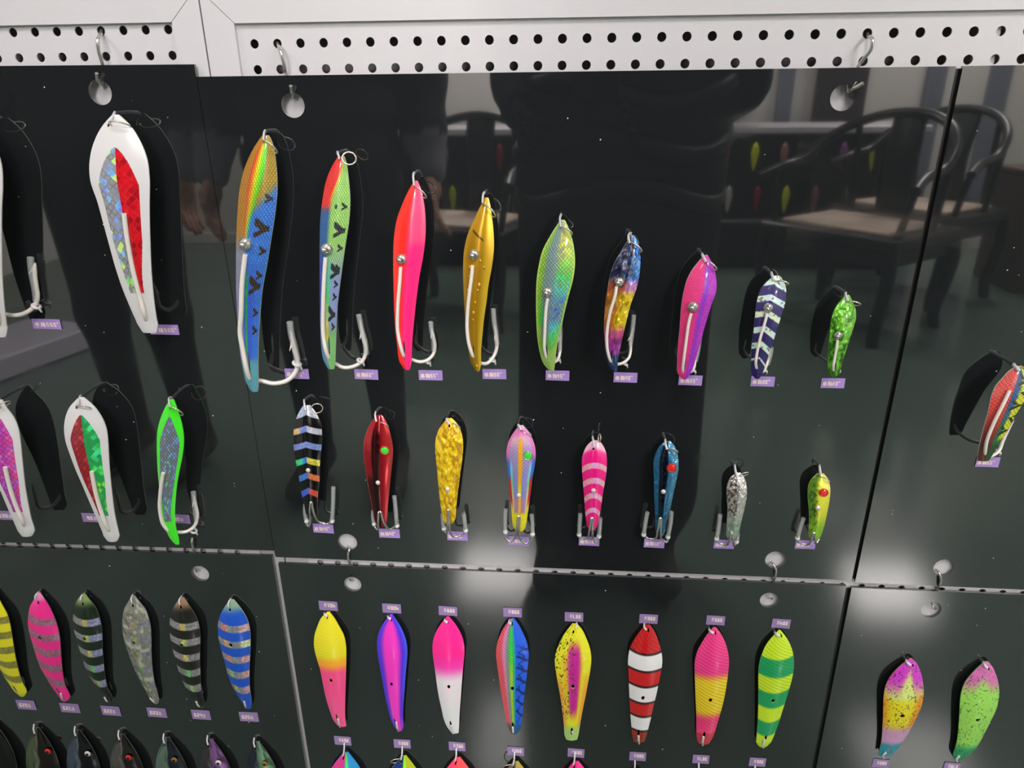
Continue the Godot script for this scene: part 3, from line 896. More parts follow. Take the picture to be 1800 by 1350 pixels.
# ------------------------------------------------------------------ boards, strips, wire hooks
func board(label: String, q: Array, holes: Array) -> void:
	# q: lower left, upper left, upper right, lower right; the plate is cut at each hole's centre line
	var hs := holes.duplicate()
	hs.sort_custom(func(a, b): return a.x < b.x)
	var front := begin()
	var at_x := func(lo: Vector2, hi: Vector2, x: float) -> Vector2: return lo.lerp(hi, (x - lo.x) / (hi.x - lo.x))
	var cuts: Array = []
	for h in hs:
		if cuts.size() and absf(cuts[-1][0].x - h.x) < 0.04: cuts[-1].append(h)
		else: cuts.append([h])
	for c in cuts: c.sort_custom(func(a, b): return a.y > b.y)
	var n := cuts.size()
	var z1 := 0.0
	var z0 := -0.0032
	# the plate is cut along a line through each column of holes; side +1 walks down its right flank, -1 down its left
	var flank := func(c: Array, side: float) -> PackedVector2Array:
		var out := PackedVector2Array([at_x.call(q[1], q[2], c[0].x)])
		for h in c:
			for k in 17: out.append(Vector2(h.x + side * sin(PI * k / 16.0) * h.z, h.y + cos(PI * k / 16.0) * h.z))
		out.append(at_x.call(q[0], q[3], c[-1].x))
		return out
	for s in n + 1:
		var poly := PackedVector2Array([q[1], q[0]]) if s == 0 else flank.call(cuts[s - 1], 1.0)
		var right := PackedVector2Array([q[2], q[3]]) if s == n else flank.call(cuts[s], -1.0)
		right.reverse()
		poly.append_array(right)
		var idx := Geometry2D.triangulate_polygon(poly)
		front.set_smooth_group(-1)
		for i in range(0, idx.size(), 3):
			var t: Array = [poly[idx[i]], poly[idx[i + 1]], poly[idx[i + 2]]]
			if (t[1] - t[0]).cross(t[2] - t[0]) > 0: t.reverse()
			for p in t: front.add_vertex(Vector3(p.x, p.y, z1))
			t.reverse()
			for p in t: front.add_vertex(Vector3(p.x, p.y, z0))
	for i in 4:
		var a: Vector2 = q[i]
		var b: Vector2 = q[(i + 1) % 4]
		quad(front, Vector3(b.x, b.y, z0), Vector3(a.x, a.y, z0), Vector3(a.x, a.y, z1), Vector3(b.x, b.y, z1))
	for h in hs:
		for k in 32:
			var a := TAU * k / 32
			var b := TAU * (k + 1) / 32
			quad(front, Vector3(h.x + cos(b) * h.z, h.y + sin(b) * h.z, z0), Vector3(h.x + cos(a) * h.z, h.y + sin(a) * h.z, z0), Vector3(h.x + cos(a) * h.z, h.y + sin(a) * h.z, z1), Vector3(h.x + cos(b) * h.z, h.y + sin(b) * h.z, z1))
	var o := thing("display_board", label, "display board", Vector3.ZERO)
	put("panel", close(front), M.acrylic, o)
	var mm := MultiMesh.new()
	mm.transform_format = MultiMesh.TRANSFORM_3D
	var st := begin()
	ball(st, Vector3.ZERO, Vector3(0.0005, 0.0005, 0.0003), 4, 6)
	mm.mesh = close(st)
	mm.instance_count = 26
	for i in 26:
		var x := clampf(lerpf(maxf(q[0].x, -0.25), minf(q[2].x, 0.78), hsh(i, q[0].x * 7 + 1.0)), q[1].x + 0.02, q[2].x - 0.03)
		var y := lerpf(q[0].y, minf(q[1].y, q[2].y), 0.03 + 0.94 * hsh(i * 3.1, q[0].y + 5.0))
		mm.set_instance_transform(i, Transform3D(Basis().scaled(Vector3.ONE * (0.5 + hsh(i, 9.0))), Vector3(x, y, 0.0001)))
	var dust := MultiMeshInstance3D.new()
	dust.multimesh = mm
	dust.name = "dust"
	dust.material_override = M.dust
	dust.set_meta("kind", "stuff")
	o.add_child(dust)

func wire(label: String, at: Vector3, p: Array, r: float) -> void:
	var o := thing("wire_hook", label, "hook", at)
	put("wire", swept(pts(p), r, -1, 10, 6), M.steel, o)

# a perforated steel sheet: every row named in rows is a row of round holes
func perforated(st: SurfaceTool, x0: float, x1: float, y0: float, y1: float, hole: Vector2, pitch: float, rows: Array, r: float, z: float) -> void:
	var t := 0.0012
	st.set_smooth_group(-1)
	var flat := func(ax: float, ay: float, bx: float, by: float) -> void:
		if bx - ax < 1e-5 or by - ay < 1e-5: return
		quad(st, Vector3(ax, ay, z), Vector3(bx, ay, z), Vector3(bx, by, z), Vector3(ax, by, z))
		quad(st, Vector3(bx, ay, z - t), Vector3(ax, ay, z - t), Vector3(ax, by, z - t), Vector3(bx, by, z - t))
	var bottoms: Array = []
	for k in rows: bottoms.append(hole.y - pitch * k)
	var y := y1
	for cy in bottoms:
		flat.call(x0, cy + pitch / 2, x1, y)
		y = cy - pitch / 2
		var c0 := ceili((x0 - hole.x) / pitch + 0.5)
		var c1 := floori((x1 - hole.x) / pitch - 0.5)
		flat.call(x0, y, hole.x + (c0 - 0.5) * pitch, cy + pitch / 2)
		flat.call(hole.x + (c1 + 0.5) * pitch, y, x1, cy + pitch / 2)
		for c in range(c0, c1 + 1):
			var cx := hole.x + c * pitch
			var S: Array = []
			var K: Array = []
			for k in 16:
				var a := TAU * k / 16
				var d := Vector2(cos(a), sin(a))
				K.append(d * r)
				S.append(d / maxf(absf(d.x), absf(d.y)) * pitch / 2)
			for k in 16:
				var k2 := (k + 1) % 16
				var e := func(v: Vector2, zz: float) -> Vector3: return Vector3(cx + v.x, cy + v.y, zz)
				quad(st, e.call(K[k2], z), e.call(K[k], z), e.call(S[k], z), e.call(S[k2], z))
				quad(st, e.call(K[k], z - t), e.call(K[k2], z - t), e.call(S[k2], z - t), e.call(S[k], z - t))
				quad(st, e.call(K[k2], z - t), e.call(K[k], z - t), e.call(K[k], z), e.call(K[k2], z))
	flat.call(x0, y0, x1, y)

func frames() -> void:
	var k := {"lx":-0.0677,"ly":1.1183,"rx":-0.0139,"ry":1.1165,"sx":-0.0411,"ry2":1.1152}
	var peg_mid := Vector2(0.0000,1.1009)
	var peg_left := Vector2(-0.2140,1.1131)
	var pitch := 0.0200
	var zp := -0.0096
	var z1 := -0.006
	var z0 := -0.03
	var g := 0.0007
	var low := -0.02
	var w: float = k.sx - k.lx - g
	# left bay
	var o := thing("display_rack", "white steel frame with perforated strip at the upper left", "rack")
	var st := begin()
	prism(st, PackedVector2Array([Vector2(-0.9, k.ly), Vector2(k.lx - g, k.ly), Vector2(k.sx - g, k.ly + w), Vector2(k.sx - g, k.ly + 0.3), Vector2(-0.9, k.ly + 0.3)]), z0, z1)
	put("top_rail", close(st), M.white, o)
	st = begin()
	prism(st, PackedVector2Array([Vector2(k.lx, k.ly), Vector2(k.lx, low), Vector2(k.sx - g, low), Vector2(k.sx - g, k.ly + w - g)]), z0, z1)
	put("upright", close(st), M.white, o)
	st = begin()
	perforated(st, -0.9, k.lx + 0.016, low, k.ly + 0.01, peg_left, pitch, [0, 1], 0.0037, zp)
	put("perforated_panel", close(st), M.white, o)
	st = begin()
	perforated(st, -0.9, k.lx, peg_left.y - 28.5 * pitch, peg_left.y - 24.0 * pitch, peg_left, pitch, [26.31], 0.0037, -0.0044)
	put("perforated_rail", close(st), M.white, o)
	# right bay
	o = thing("display_rack", "white steel frame with the long perforated strip above the middle board", "rack")
	st = begin()
	w = k.rx - k.sx - g
	prism(st, PackedVector2Array([Vector2(k.rx + g, k.ry), Vector2(1.3, k.ry2 - 0.001), Vector2(1.3, k.ry + 0.3), Vector2(k.sx + g, k.ry + 0.3), Vector2(k.sx + g, k.ry + w)]), z0, z1)
	put("top_rail", close(st), M.white, o)
	st = begin()
	prism(st, PackedVector2Array([Vector2(k.rx, k.ry), Vector2(k.sx + g, k.ry + w - g), Vector2(k.sx + g, low), Vector2(k.rx, low)]), z0, z1)
	put("upright", close(st), M.white, o)
	st = begin()
	perforated(st, k.rx - 0.002, 1.3, low, k.ry + 0.01, peg_mid, pitch, [0, 1], 0.0037, zp)
	put("perforated_panel", close(st), M.white, o)
	st = begin()
	perforated(st, k.rx, 1.3, peg_mid.y - 28.5 * pitch, peg_mid.y - 24.0 * pitch, peg_mid, pitch, [26.12], 0.0037, -0.0044)
	put("perforated_rail", close(st), M.white, o)
	for e in [[0.5696,1.0745,0.5889],[0.5680,0.5769,0.1089]]:  # black strips added behind the right seam, standing in for the dark of the gap
		put("seam_shade_strip", box_mesh(Vector3(e[0], (e[1] + e[2]) / 2, -0.0038), Vector3(0.02, absf(e[1] - e[2]), 0.0009), 0.0002), M.black, o)
	put("rear_post", box_mesh(Vector3(0.7505 * 0.8 - 0.0045, 0.55, -0.0205), Vector3(0.0135, 1.2, 0.014), 0.001), M.white, o)

# ------------------------------------------------------------------ figures: one field of tapered bones, meshed as surface nets
func figure(bones: Array, cell: float, blend: float) -> ArrayMesh:
	# bone: [a, b, ra, rb, colour, flat]
	var lo := Vector3.ONE * 1e9
	var hi := -lo
	for b in bones:
		for e in [[b[0], b[2]], [b[1], b[3]]]:
			lo = lo.min(e[0] - Vector3.ONE * (e[1] + 2.5 * cell))
			hi = hi.max(e[0] + Vector3.ONE * (e[1] + 2.5 * cell))
	var n := Vector3i(((hi - lo) / cell).ceil()) + Vector3i.ONE
	var f := PackedFloat32Array()
	f.resize(n.x * n.y * n.z)
	f.fill(1.0)
	var near := PackedFloat32Array()
	near.resize(f.size())
	near.fill(1e9)
	var who := PackedInt32Array()
	who.resize(f.size())
	for bi in bones.size():
		var b: Array = bones[bi]
		var a: Vector3 = b[0]
		var ab: Vector3 = b[1] - a
		var l2 := maxf(ab.length_squared(), 1e-9)
		var m: float = maxf(b[2], b[3]) + blend + 2 * cell
		var fl: Vector3 = b[5] if b.size() > 5 else Vector3.ONE
		var p0 := Vector3i(((a.min(b[1]) - Vector3.ONE * m - lo) / cell).floor()).max(Vector3i.ZERO)
		var p1 := Vector3i(((a.max(b[1]) + Vector3.ONE * m - lo) / cell).ceil()).min(n - Vector3i.ONE)
		for z in range(p0.z, p1.z + 1):
			for y in range(p0.y, p1.y + 1):
				var row := (z * n.y + y) * n.x
				for x in range(p0.x, p1.x + 1):
					var p := lo + Vector3(x, y, z) * cell - a
					var t := clampf(p.dot(ab) / l2, 0.0, 1.0)
					var d := ((p - ab * t) / fl).length() - lerpf(b[2], b[3], t)
					var i := row + x
					if d < near[i]:
						near[i] = d
						who[i] = bi
					var o := f[i]
					var h := maxf(blend - absf(o - d), 0.0) / blend
					f[i] = minf(o, d) - h * h * blend * 0.25
	var vid := PackedInt32Array()
	vid.resize(f.size())
	vid.fill(-1)
	var V := PackedVector3Array()
	var K := PackedColorArray()
	var step := [1, n.x, n.x * n.y]
	for z in n.z - 1:
		for y in n.y - 1:
			for x in n.x - 1:
				var i := (z * n.y + y) * n.x + x
				var s := 0
				var sum := Vector3.ZERO
				var cnt := 0
				var cv: Array = []
				for c in 8: cv.append(f[i + (c & 1) + ((c >> 1) & 1) * step[1] + (c >> 2) * step[2]])
				for c in 8:
					if cv[c] < 0: s += 1
				if s == 0 or s == 8: continue
				for c in 8:
					for ax in 3:
						if c & (1 << ax): continue
						var e: int = c | (1 << ax)
						if (cv[c] < 0) != (cv[e] < 0):
							var t: float = cv[c] / (cv[c] - cv[e])
							var p := Vector3(c & 1, (c >> 1) & 1, c >> 2)
							p[ax] += t
							sum += p
							cnt += 1
				vid[i] = V.size()
				V.append(lo + (Vector3(x, y, z) + sum / cnt) * cell)
				K.append(bones[who[i]][4])
	var st := begin()
	st.set_smooth_group(0)
	var I := PackedInt32Array()
	for z in range(1, n.z - 1):
		for y in range(1, n.y - 1):
			for x in range(1, n.x - 1):
				var i := (z * n.y + y) * n.x + x
				for ax in 3:
					var a := f[i] < 0
					if a == (f[i + step[ax]] < 0): continue
					var u: int = step[(ax + 1) % 3]
					var v: int = step[(ax + 2) % 3]
					var q := [vid[i - u - v], vid[i - v], vid[i], vid[i - u]]
					if q.min() < 0: continue
					if a: I.append_array([q[0], q[2], q[1], q[0], q[3], q[2]])
					else: I.append_array([q[0], q[1], q[2], q[0], q[2], q[3]])
	for i in V.size():
		st.set_color(K[i].srgb_to_linear())
		st.add_vertex(V[i])
	for i in I: st.add_index(i)
	st.generate_normals()
	return st.commit()

func hand_bones(w: Vector3, dir: Vector3, side: Vector3, skin: Color, curl: float) -> Array:
	# wrist, pointing direction, direction of the thumb
	var out: Array = []
	var nrm := dir.cross(side).normalized()
	out.append([w, w + dir * 0.045, 0.022, 0.026, skin])
	out.append([w + dir * 0.045 + side * 0.018, w + dir * 0.07 + side * 0.02, 0.016, 0.014, skin])
	out.append([w + dir * 0.045 - side * 0.018, w + dir * 0.068 - side * 0.02, 0.016, 0.013, skin])
	for k in 4:
		var len: float = [0.072, 0.08, 0.074, 0.058][k]
		var p := w + dir * 0.085 + side * (0.03 - 0.02 * k)
		var q := p + (dir * cos(curl) + nrm * sin(curl)) * len * 0.5
		var r := q + (dir * cos(curl * 2.2) + nrm * sin(curl * 2.2)) * len * 0.5
		out.append([w + dir * 0.06 + side * (0.026 - 0.018 * k), p, 0.011, 0.0095, skin])
		out.append([p, q, 0.0092, 0.0085, skin])
		out.append([q, r, 0.0085, 0.0068, skin])
	var th := w + dir * 0.03 + side * 0.026
	var th2 := th + (side * 0.7 + dir * 0.7).normalized() * 0.035
	out.append([w + dir * 0.015 + side * 0.012, th, 0.015, 0.013, skin])
	out.append([th, th2, 0.0125, 0.0105, skin])
	out.append([th2, th2 + (dir * 0.85 + side * 0.35 + nrm * curl * 0.5).normalized() * 0.03, 0.0105, 0.008, skin])
	return out

func person(label: String, at: Vector3, turn: float, pose: String, coat: Color, legs: Color) -> void:
	var o := thing("person", label, "person", at, "")
	o.rotation.y = turn
	var skin := C(206, 160, 134)
	var shoe := C(60, 54, 52)
	var hair := C(24, 20, 20)
	# the figure faces -z here and is turned towards the boards
	var bones: Array = []
	var V3 := func(x: float, y: float, z: float) -> Vector3: return Vector3(x, y, z)
	for s in [-1.0, 1.0]:
		bones.append([Vector3(0.095 * s, 0.88, 0.0), Vector3(0.105 * s, 0.48, -0.01), 0.1, 0.066, legs])
		bones.append([Vector3(0.105 * s, 0.48, -0.01), Vector3(0.11 * s, 0.1, 0.02), 0.064, 0.045, legs])
		bones.append([Vector3(0.11 * s, 0.055, 0.03), Vector3(0.13 * s, 0.04, -0.15), 0.048, 0.038, shoe, Vector3(1, 0.85, 1)])
	bones.append([Vector3(0, 0.86, 0), Vector3(0, 1.0, 0.0), 0.16, 0.165, coat, Vector3(1, 1, 0.75)])
	if pose == "photo":
		bones.append([Vector3(0, 0.2, 0), Vector3(0, 0.98, 0), 0.2, 0.185, coat, Vector3(1.05, 1, 0.6)])
	for k in 5:
		var y := 0.92 + 0.1 * k
		bones.append([Vector3(-0.06, y, 0), Vector3(0.06, y + 0.01, 0), 0.128 + 0.006 * k, 0.128 + 0.006 * k, coat, Vector3(1.05, 0.62, 0.88)])
	bones.append([Vector3(-0.14, 1.38, 0.01), Vector3(0.14, 1.38, 0.01), 0.085, 0.085, coat])
	bones.append([Vector3(0, 1.38, 0.01), Vector3(0, 1.5, -0.005), 0.06, 0.052, skin])
	bones.append([Vector3(0, 1.575, -0.012), Vector3(0, 1.615, 0.0), 0.084, 0.09, skin, Vector3(0.86, 1.1, 1)])
	bones.append([Vector3(0, 1.53, -0.05), Vector3(0, 1.52, -0.06), 0.034, 0.026, skin])
	bones.append([Vector3(0, 1.59, -0.095), Vector3(0, 1.562, -0.112), 0.009, 0.013, skin])
	for s in [-1.0, 1.0]: bones.append([Vector3(0.078 * s, 1.59, 0.0), Vector3(0.08 * s, 1.56, 0.0), 0.014, 0.01, skin])
	bones.append([Vector3(0, 1.64, 0.02), Vector3(0, 1.6, 0.045), 0.088, 0.085, hair, Vector3(0.95, 1, 1)])
	var hands: Array = []
	for s in [-1.0, 1.0]:
		var sh := Vector3(0.2 * s, 1.36, 0.01)
		var el: Vector3
		var wr: Vector3
		if pose == "photo":
			el = Vector3(0.2 * s + 0.01, 1.08, 0.03)
			wr = Vector3(-0.06 + 0.125 * s, 1.03, -0.08)
		else:
			el = Vector3(0.25 * s, 1.1, 0.03)
			wr = Vector3(0.27 * s, 0.86, -0.05)
		bones.append([sh, el, 0.075, 0.062, coat])
		if pose == "photo": bones.append([el, wr.lerp(el, 0.12), 0.06, 0.047, coat])
		else:
			bones.append([el, wr.lerp(el, 0.5), 0.06, 0.05, coat])
			bones.append([wr.lerp(el, 0.5), wr.lerp(el, 0.1), 0.044, 0.042, C(150, 148, 156)])
		var dir := (wr - el).normalized()
		var thumb := Vector3(0, 1, 0.2) if pose == "photo" else Vector3(0, 0, -1)
		thumb = (thumb - dir * thumb.dot(dir)).normalized()
		hands.append(hand_bones(wr - dir * 0.02, dir, thumb, C(30, 30, 33) if pose == "photo" else skin, 0.5 if pose == "photo" else 0.28))
	var key := "figure_%s_%s" % [pose, coat.to_html()]
	if not M.has(key):
		M[key] = figure(bones, 0.016, 0.035)
		var hm: Array = []
		for h in hands: hm.append(figure(h, 0.005, 0.008))
		M[key + "_hands"] = hm
	put("body", M[key], M.cloth, o)
	for h in M[key + "_hands"]: put("hand", h, M.cloth, o)
	if pose == "photo":
		# quilted ribs of the padded jacket
		for k in 6:
			var y := 0.88 + 0.09 * k
			var st := begin()
			var P := PackedVector3Array()
			for a in 28:
				var t := TAU * a / 28
				P.append(Vector3(cos(t) * (0.188 + 0.005 * k), y + 0.02 * sin(t * 3 + k), sin(t) * 0.125))
			sweep(st, P, 0.022, -1, 8, true)
			put("jacket_quilt", close(st), M.quilt, o)

# ------------------------------------------------------------------ the mirrored room
func chair(label: String, at: Vector3, turn: float) -> void:
	var o := thing("armchair", label, "chair", at, "")
	o.rotation.y = turn
	var w := 0.33
	var st := begin()
	box(st, Vector3(0, 0.445, 0), Vector3(0.68, 0.06, 0.56), 0.008)
	put("seat_frame", close(st), M.blackwood, o)
	st = begin()
	box(st, Vector3(0, 0.482, 0), Vector3(0.54, 0.016, 0.42), 0.004)
	put("seat", close(st), M.cane, o)
	st = begin()
	for s in [-1.0, 1.0]:
		box(st, Vector3(0, 0.385, 0.25 * s), Vector3(0.6, 0.07, 0.02), 0.004)
		box(st, Vector3(0.31 * s, 0.385, 0), Vector3(0.02, 0.07, 0.46), 0.004)
	put("apron", close(st), M.blackwood, o)
	for sx in [-1.0, 1.0]:
		for sz in [-1.0, 1.0]:
			put("leg", swept([Vector3(0.31 * sx, 0.45, 0.25 * sz), Vector3(0.325 * sx, 0.36, 0.265 * sz), Vector3(0.315 * sx, 0.2, 0.255 * sz), Vector3(0.3 * sx, 0.06, 0.25 * sz), Vector3(0.31 * sx, 0.0, 0.262 * sz)], 0.032, 0.026, 10, 4), M.blackwood, o)
	# horseshoe arm rail, open to +z
	var arc: Array = [Vector3(-0.38, 0.68, 0.28), Vector3(-0.35, 0.72, 0.16)]
	for k in 9:
		var a := PI + PI * k / 8.0
		arc.append(Vector3(cos(a) * 0.34, 0.75 + 0.21 * (-sin(a)), sin(a) * 0.28))
	arc.append_array([Vector3(0.35, 0.72, 0.16), Vector3(0.38, 0.68, 0.28)])
	put("arm_rail", swept(arc, 0.022, -1, 10, 5), M.blackwood, o)
	for e in [[-0.31, -0.05, -0.335, 0.8, -0.06], [0.31, -0.05, 0.335, 0.8, -0.06], [-0.31, 0.22, -0.345, 0.71, 0.2], [0.31, 0.22, 0.345, 0.71, 0.2], [-0.2, -0.25, -0.21, 0.91, -0.22], [0.2, -0.25, 0.21, 0.91, -0.22]]:
		put("spindle", swept([Vector3(e[0], 0.46, e[1]), Vector3((e[0] + e[2]) / 2, (0.46 + e[3]) / 2, (e[1] + e[4]) / 2), Vector3(e[2], e[3], e[4])], 0.017, -1, 8, 3), M.blackwood, o)
	put("splat", swept([Vector3(0, 0.46, -0.26), Vector3(0, 0.7, -0.24), Vector3(0, 0.95, -0.29)], 0.075, -1, 8, 5, 0.14), M.blackwood, o)

func room() -> void:
	var x0 := -3.4
	var x1 := 4.2
	var z1 := 4.75
	var h := 2.6
	struct("floor", box_mesh(Vector3((x0 + x1) / 2, -0.05, z1 / 2), Vector3(x1 - x0 + 0.4, 0.1, z1 + 0.6)), M.floor)
	struct("ceiling", box_mesh(Vector3((x0 + x1) / 2, h + 0.05, z1 / 2), Vector3(x1 - x0 + 0.4, 0.1, z1 + 0.6)), M.ceiling)
	struct("wall_left", box_mesh(Vector3(x0 - 0.05, h / 2, z1 / 2), Vector3(0.1, h, z1 + 0.4)), M.wall)
	struct("wall_right", box_mesh(Vector3(x1 + 0.05, h / 2, z1 / 2), Vector3(0.1, h, z1 + 0.4)), M.wall)
	struct("wall_rear", box_mesh(Vector3((x0 + x1) / 2, h / 2, z1 + 0.05), Vector3(x1 - x0 + 0.2, h, 0.1)), M.wall)
	struct("wall_front", box_mesh(Vector3((x0 + x1) / 2, h / 2, -0.11), Vector3(x1 - x0 + 0.2, h, 0.1)), M.wall_dark)
	struct("baseboard_rear", box_mesh(Vector3((x0 + x1) / 2, 0.04, z1 - 0.01), Vector3(x1 - x0, 0.08, 0.02), 0.003), M.wall)
	# strips and a dark door on the rear wall, seen in the boards
	struct("door_1", box_mesh(Vector3(2.02, 1.3, z1 - 0.03), Vector3(0.32, 2.6, 0.06), 0.005), M.door)
	var trims: Array = [[2.62, 0.12], [3.02, 0.13], [1.66, 0.1], [1.3, 0.06]]
	for i in trims.size(): struct("trim_%d" % (i + 1), box_mesh(Vector3(trims[i][0], 1.35, z1 - 0.02), Vector3(trims[i][1], 2.7 if i != 1 else 2.0, 0.04), 0.004), M.trim)
	# long low display cabinet along the rear wall with lures hung on its black front
	var o := thing("display_cabinet", "long black display cabinet with a pale top, mirrored at the far end of the room", "cabinet", Vector3(0.72, 0, 4.3))
	put("body", box_mesh(Vector3(0, 0.41, 0), Vector3(3.2, 0.82, 0.5), 0.006), M.blackwood, o)
	put("top", box_mesh(Vector3(0, 0.84, 0), Vector3(3.26, 0.045, 0.56), 0.008), M.pale, o)
	put("shelf", box_mesh(Vector3(0, 0.3, -0.265), Vector3(3.1, 0.02, 0.03), 0.004), M.grey, o)
	var cols := [C(196, 204, 40), C(170, 120, 110), C(200, 196, 190), C(150, 90, 150), C(226, 232, 40), C(120, 130, 150), C(190, 170, 120), C(150, 40, 44)]
	var st := begin()
	lathe(st, Vector3.ZERO, Vector3(0, 1, 0), [Vector2(0.001, -0.085), Vector2(0.012, -0.05), Vector2(0.024, 0.02), Vector2(0.018, 0.06), Vector2(0.001, 0.085)], 10)
	var lens := close(st)
	for i in 34:
		var row := 0 if i < 18 else 1
		var c: Color = cols[(i * 5 + row) % cols.size()]
		var x := -0.72 + (i % 18) * 0.085 * 2.02 + (0.04 if row else 0.0)
		if row and i % 18 > 15: x -= 0.2
		var p := put("small_lure", lens, mat(c, 0.3, 0.2))
		p.position = Vector3(x, 0.69 - 0.25 * row, 4.0)
		p.scale = Vector3(1, 1, 0.45)
		tagged(p, "%s lure, %s from the left in the %s row on the mirrored cabinet" % [["yellow green", "dull pink", "off-white", "violet", "bright yellow", "slate", "tan", "dark red"][(i * 5 + row) % 8], ["first", "second", "third", "fourth", "fifth", "sixth", "seventh", "eighth", "ninth", "tenth", "eleventh", "twelfth", "thirteenth", "fourteenth", "fifteenth", "sixteenth", "seventeenth", "last"][i % 18], "lower" if row else "upper"], "lure", "lures on the mirrored cabinet")
	chair("black horseshoe armchair with a pale cane seat, mirrored right of the middle board", Vector3(1.6, 0, 2.9), -2.25)
	chair("black horseshoe armchair half hidden behind its twin in the right board's reflection", Vector3(2.12, 0, 3.5), -2.2)
	chair("black horseshoe armchair with a pale cane seat, mirrored above the golden lure", Vector3(-0.3, 0, 2.95), PI + 0.3)
	# pale plinth on the floor at the left
	var pl := thing("plinth", "low pale grey plinth on the floor, mirrored in the upper left board", "plinth", Vector3(-2.27, 0, 1.66))
	pl.rotation.y = 0.245
	put("block", box_mesh(Vector3(0, 0.05, 0), Vector3(0.4, 0.1, 1.5), 0.01), M.plinth, pl)
	var cb := thing("side_cabinet", "brown side cabinet mirrored at the right picture edge", "cabinet", Vector3(3.0, 0, 3.7))
	put("body", box_mesh(Vector3(0, 0.31, 0), Vector3(0.6, 0.62, 0.45), 0.01), M.brown, cb)
	put("top", box_mesh(Vector3(0, 0.635, 0), Vector3(0.64, 0.03, 0.49), 0.006), M.brown, cb)
	person("person in a black quilted jacket photographing the wall, seen only as a dark reflection", Vector3(0.36, 0, 0.85), 0.0, "photo", C(26, 27, 31), C(22, 23, 26))
	person("person in a dark coat standing left, mirrored in the upper left board", Vector3(-0.99, 0, 1.27), 0.12, "stand", C(22, 23, 26), C(24, 25, 28))
	person("person in dark clothes mirrored between the two longest lures of the middle board", Vector3(-0.36, 0, 1.2), -0.1, "stand", C(22, 23, 26), C(24, 25, 28))
	var ph := thing("phone", "dark phone held at the lens, facing the boards", "phone", $camera.position)
	ph.basis = $camera.basis
	put("case", box_mesh(Vector3(0.028, 0.062, 0.009), Vector3(0.076, 0.16, 0.008), 0.003), M.black, ph)

func lights() -> void:
	# the room's ceiling panels; the front row lights the boards, the rear rows are mirrored in the floor
	for p in [[-1.3, 1.3, LF, "left, near the boards"], [0.35, 1.3, LF, "middle, near the boards"], [2.0, 1.3, LF, "right, near the boards"], [-0.3, 4.2, LR, "middle, far from the boards"], [2.75, 4.2, LR, "right, far from the boards"], [0.05, 2.6, LM, "centre of the room"], [2.3, 2.6, LM, "right centre of the room"]]:
		var o := thing("ceiling_light", "white square ceiling light panel at the %s" % p[3], "ceiling light", Vector3(p[0], 2.59, p[1]), "ceiling light panels")
		put("frame", box_mesh(Vector3(0, -0.005, 0), Vector3(0.64, 0.03, 0.64), 0.004), M.white, o)
		put("diffuser", box_mesh(Vector3(0, -0.022, 0), Vector3(0.58, 0.008, 0.58), 0.002), M.lamp, o)
		var l := AreaLight3D.new()
		l.name = "lamp_light"
		l.area_size = Vector2(0.58, 0.58)
		l.light_energy = p[2]
		l.light_color = Color(1.0, 0.975, 0.965)
		l.area_range = 9.0
		l.shadow_enabled = true
		l.rotation.x = -PI / 2
		l.position.y = -0.035
		o.add_child(l)

const LM := 2.5
const LF := 1.38
const LR := 7.8

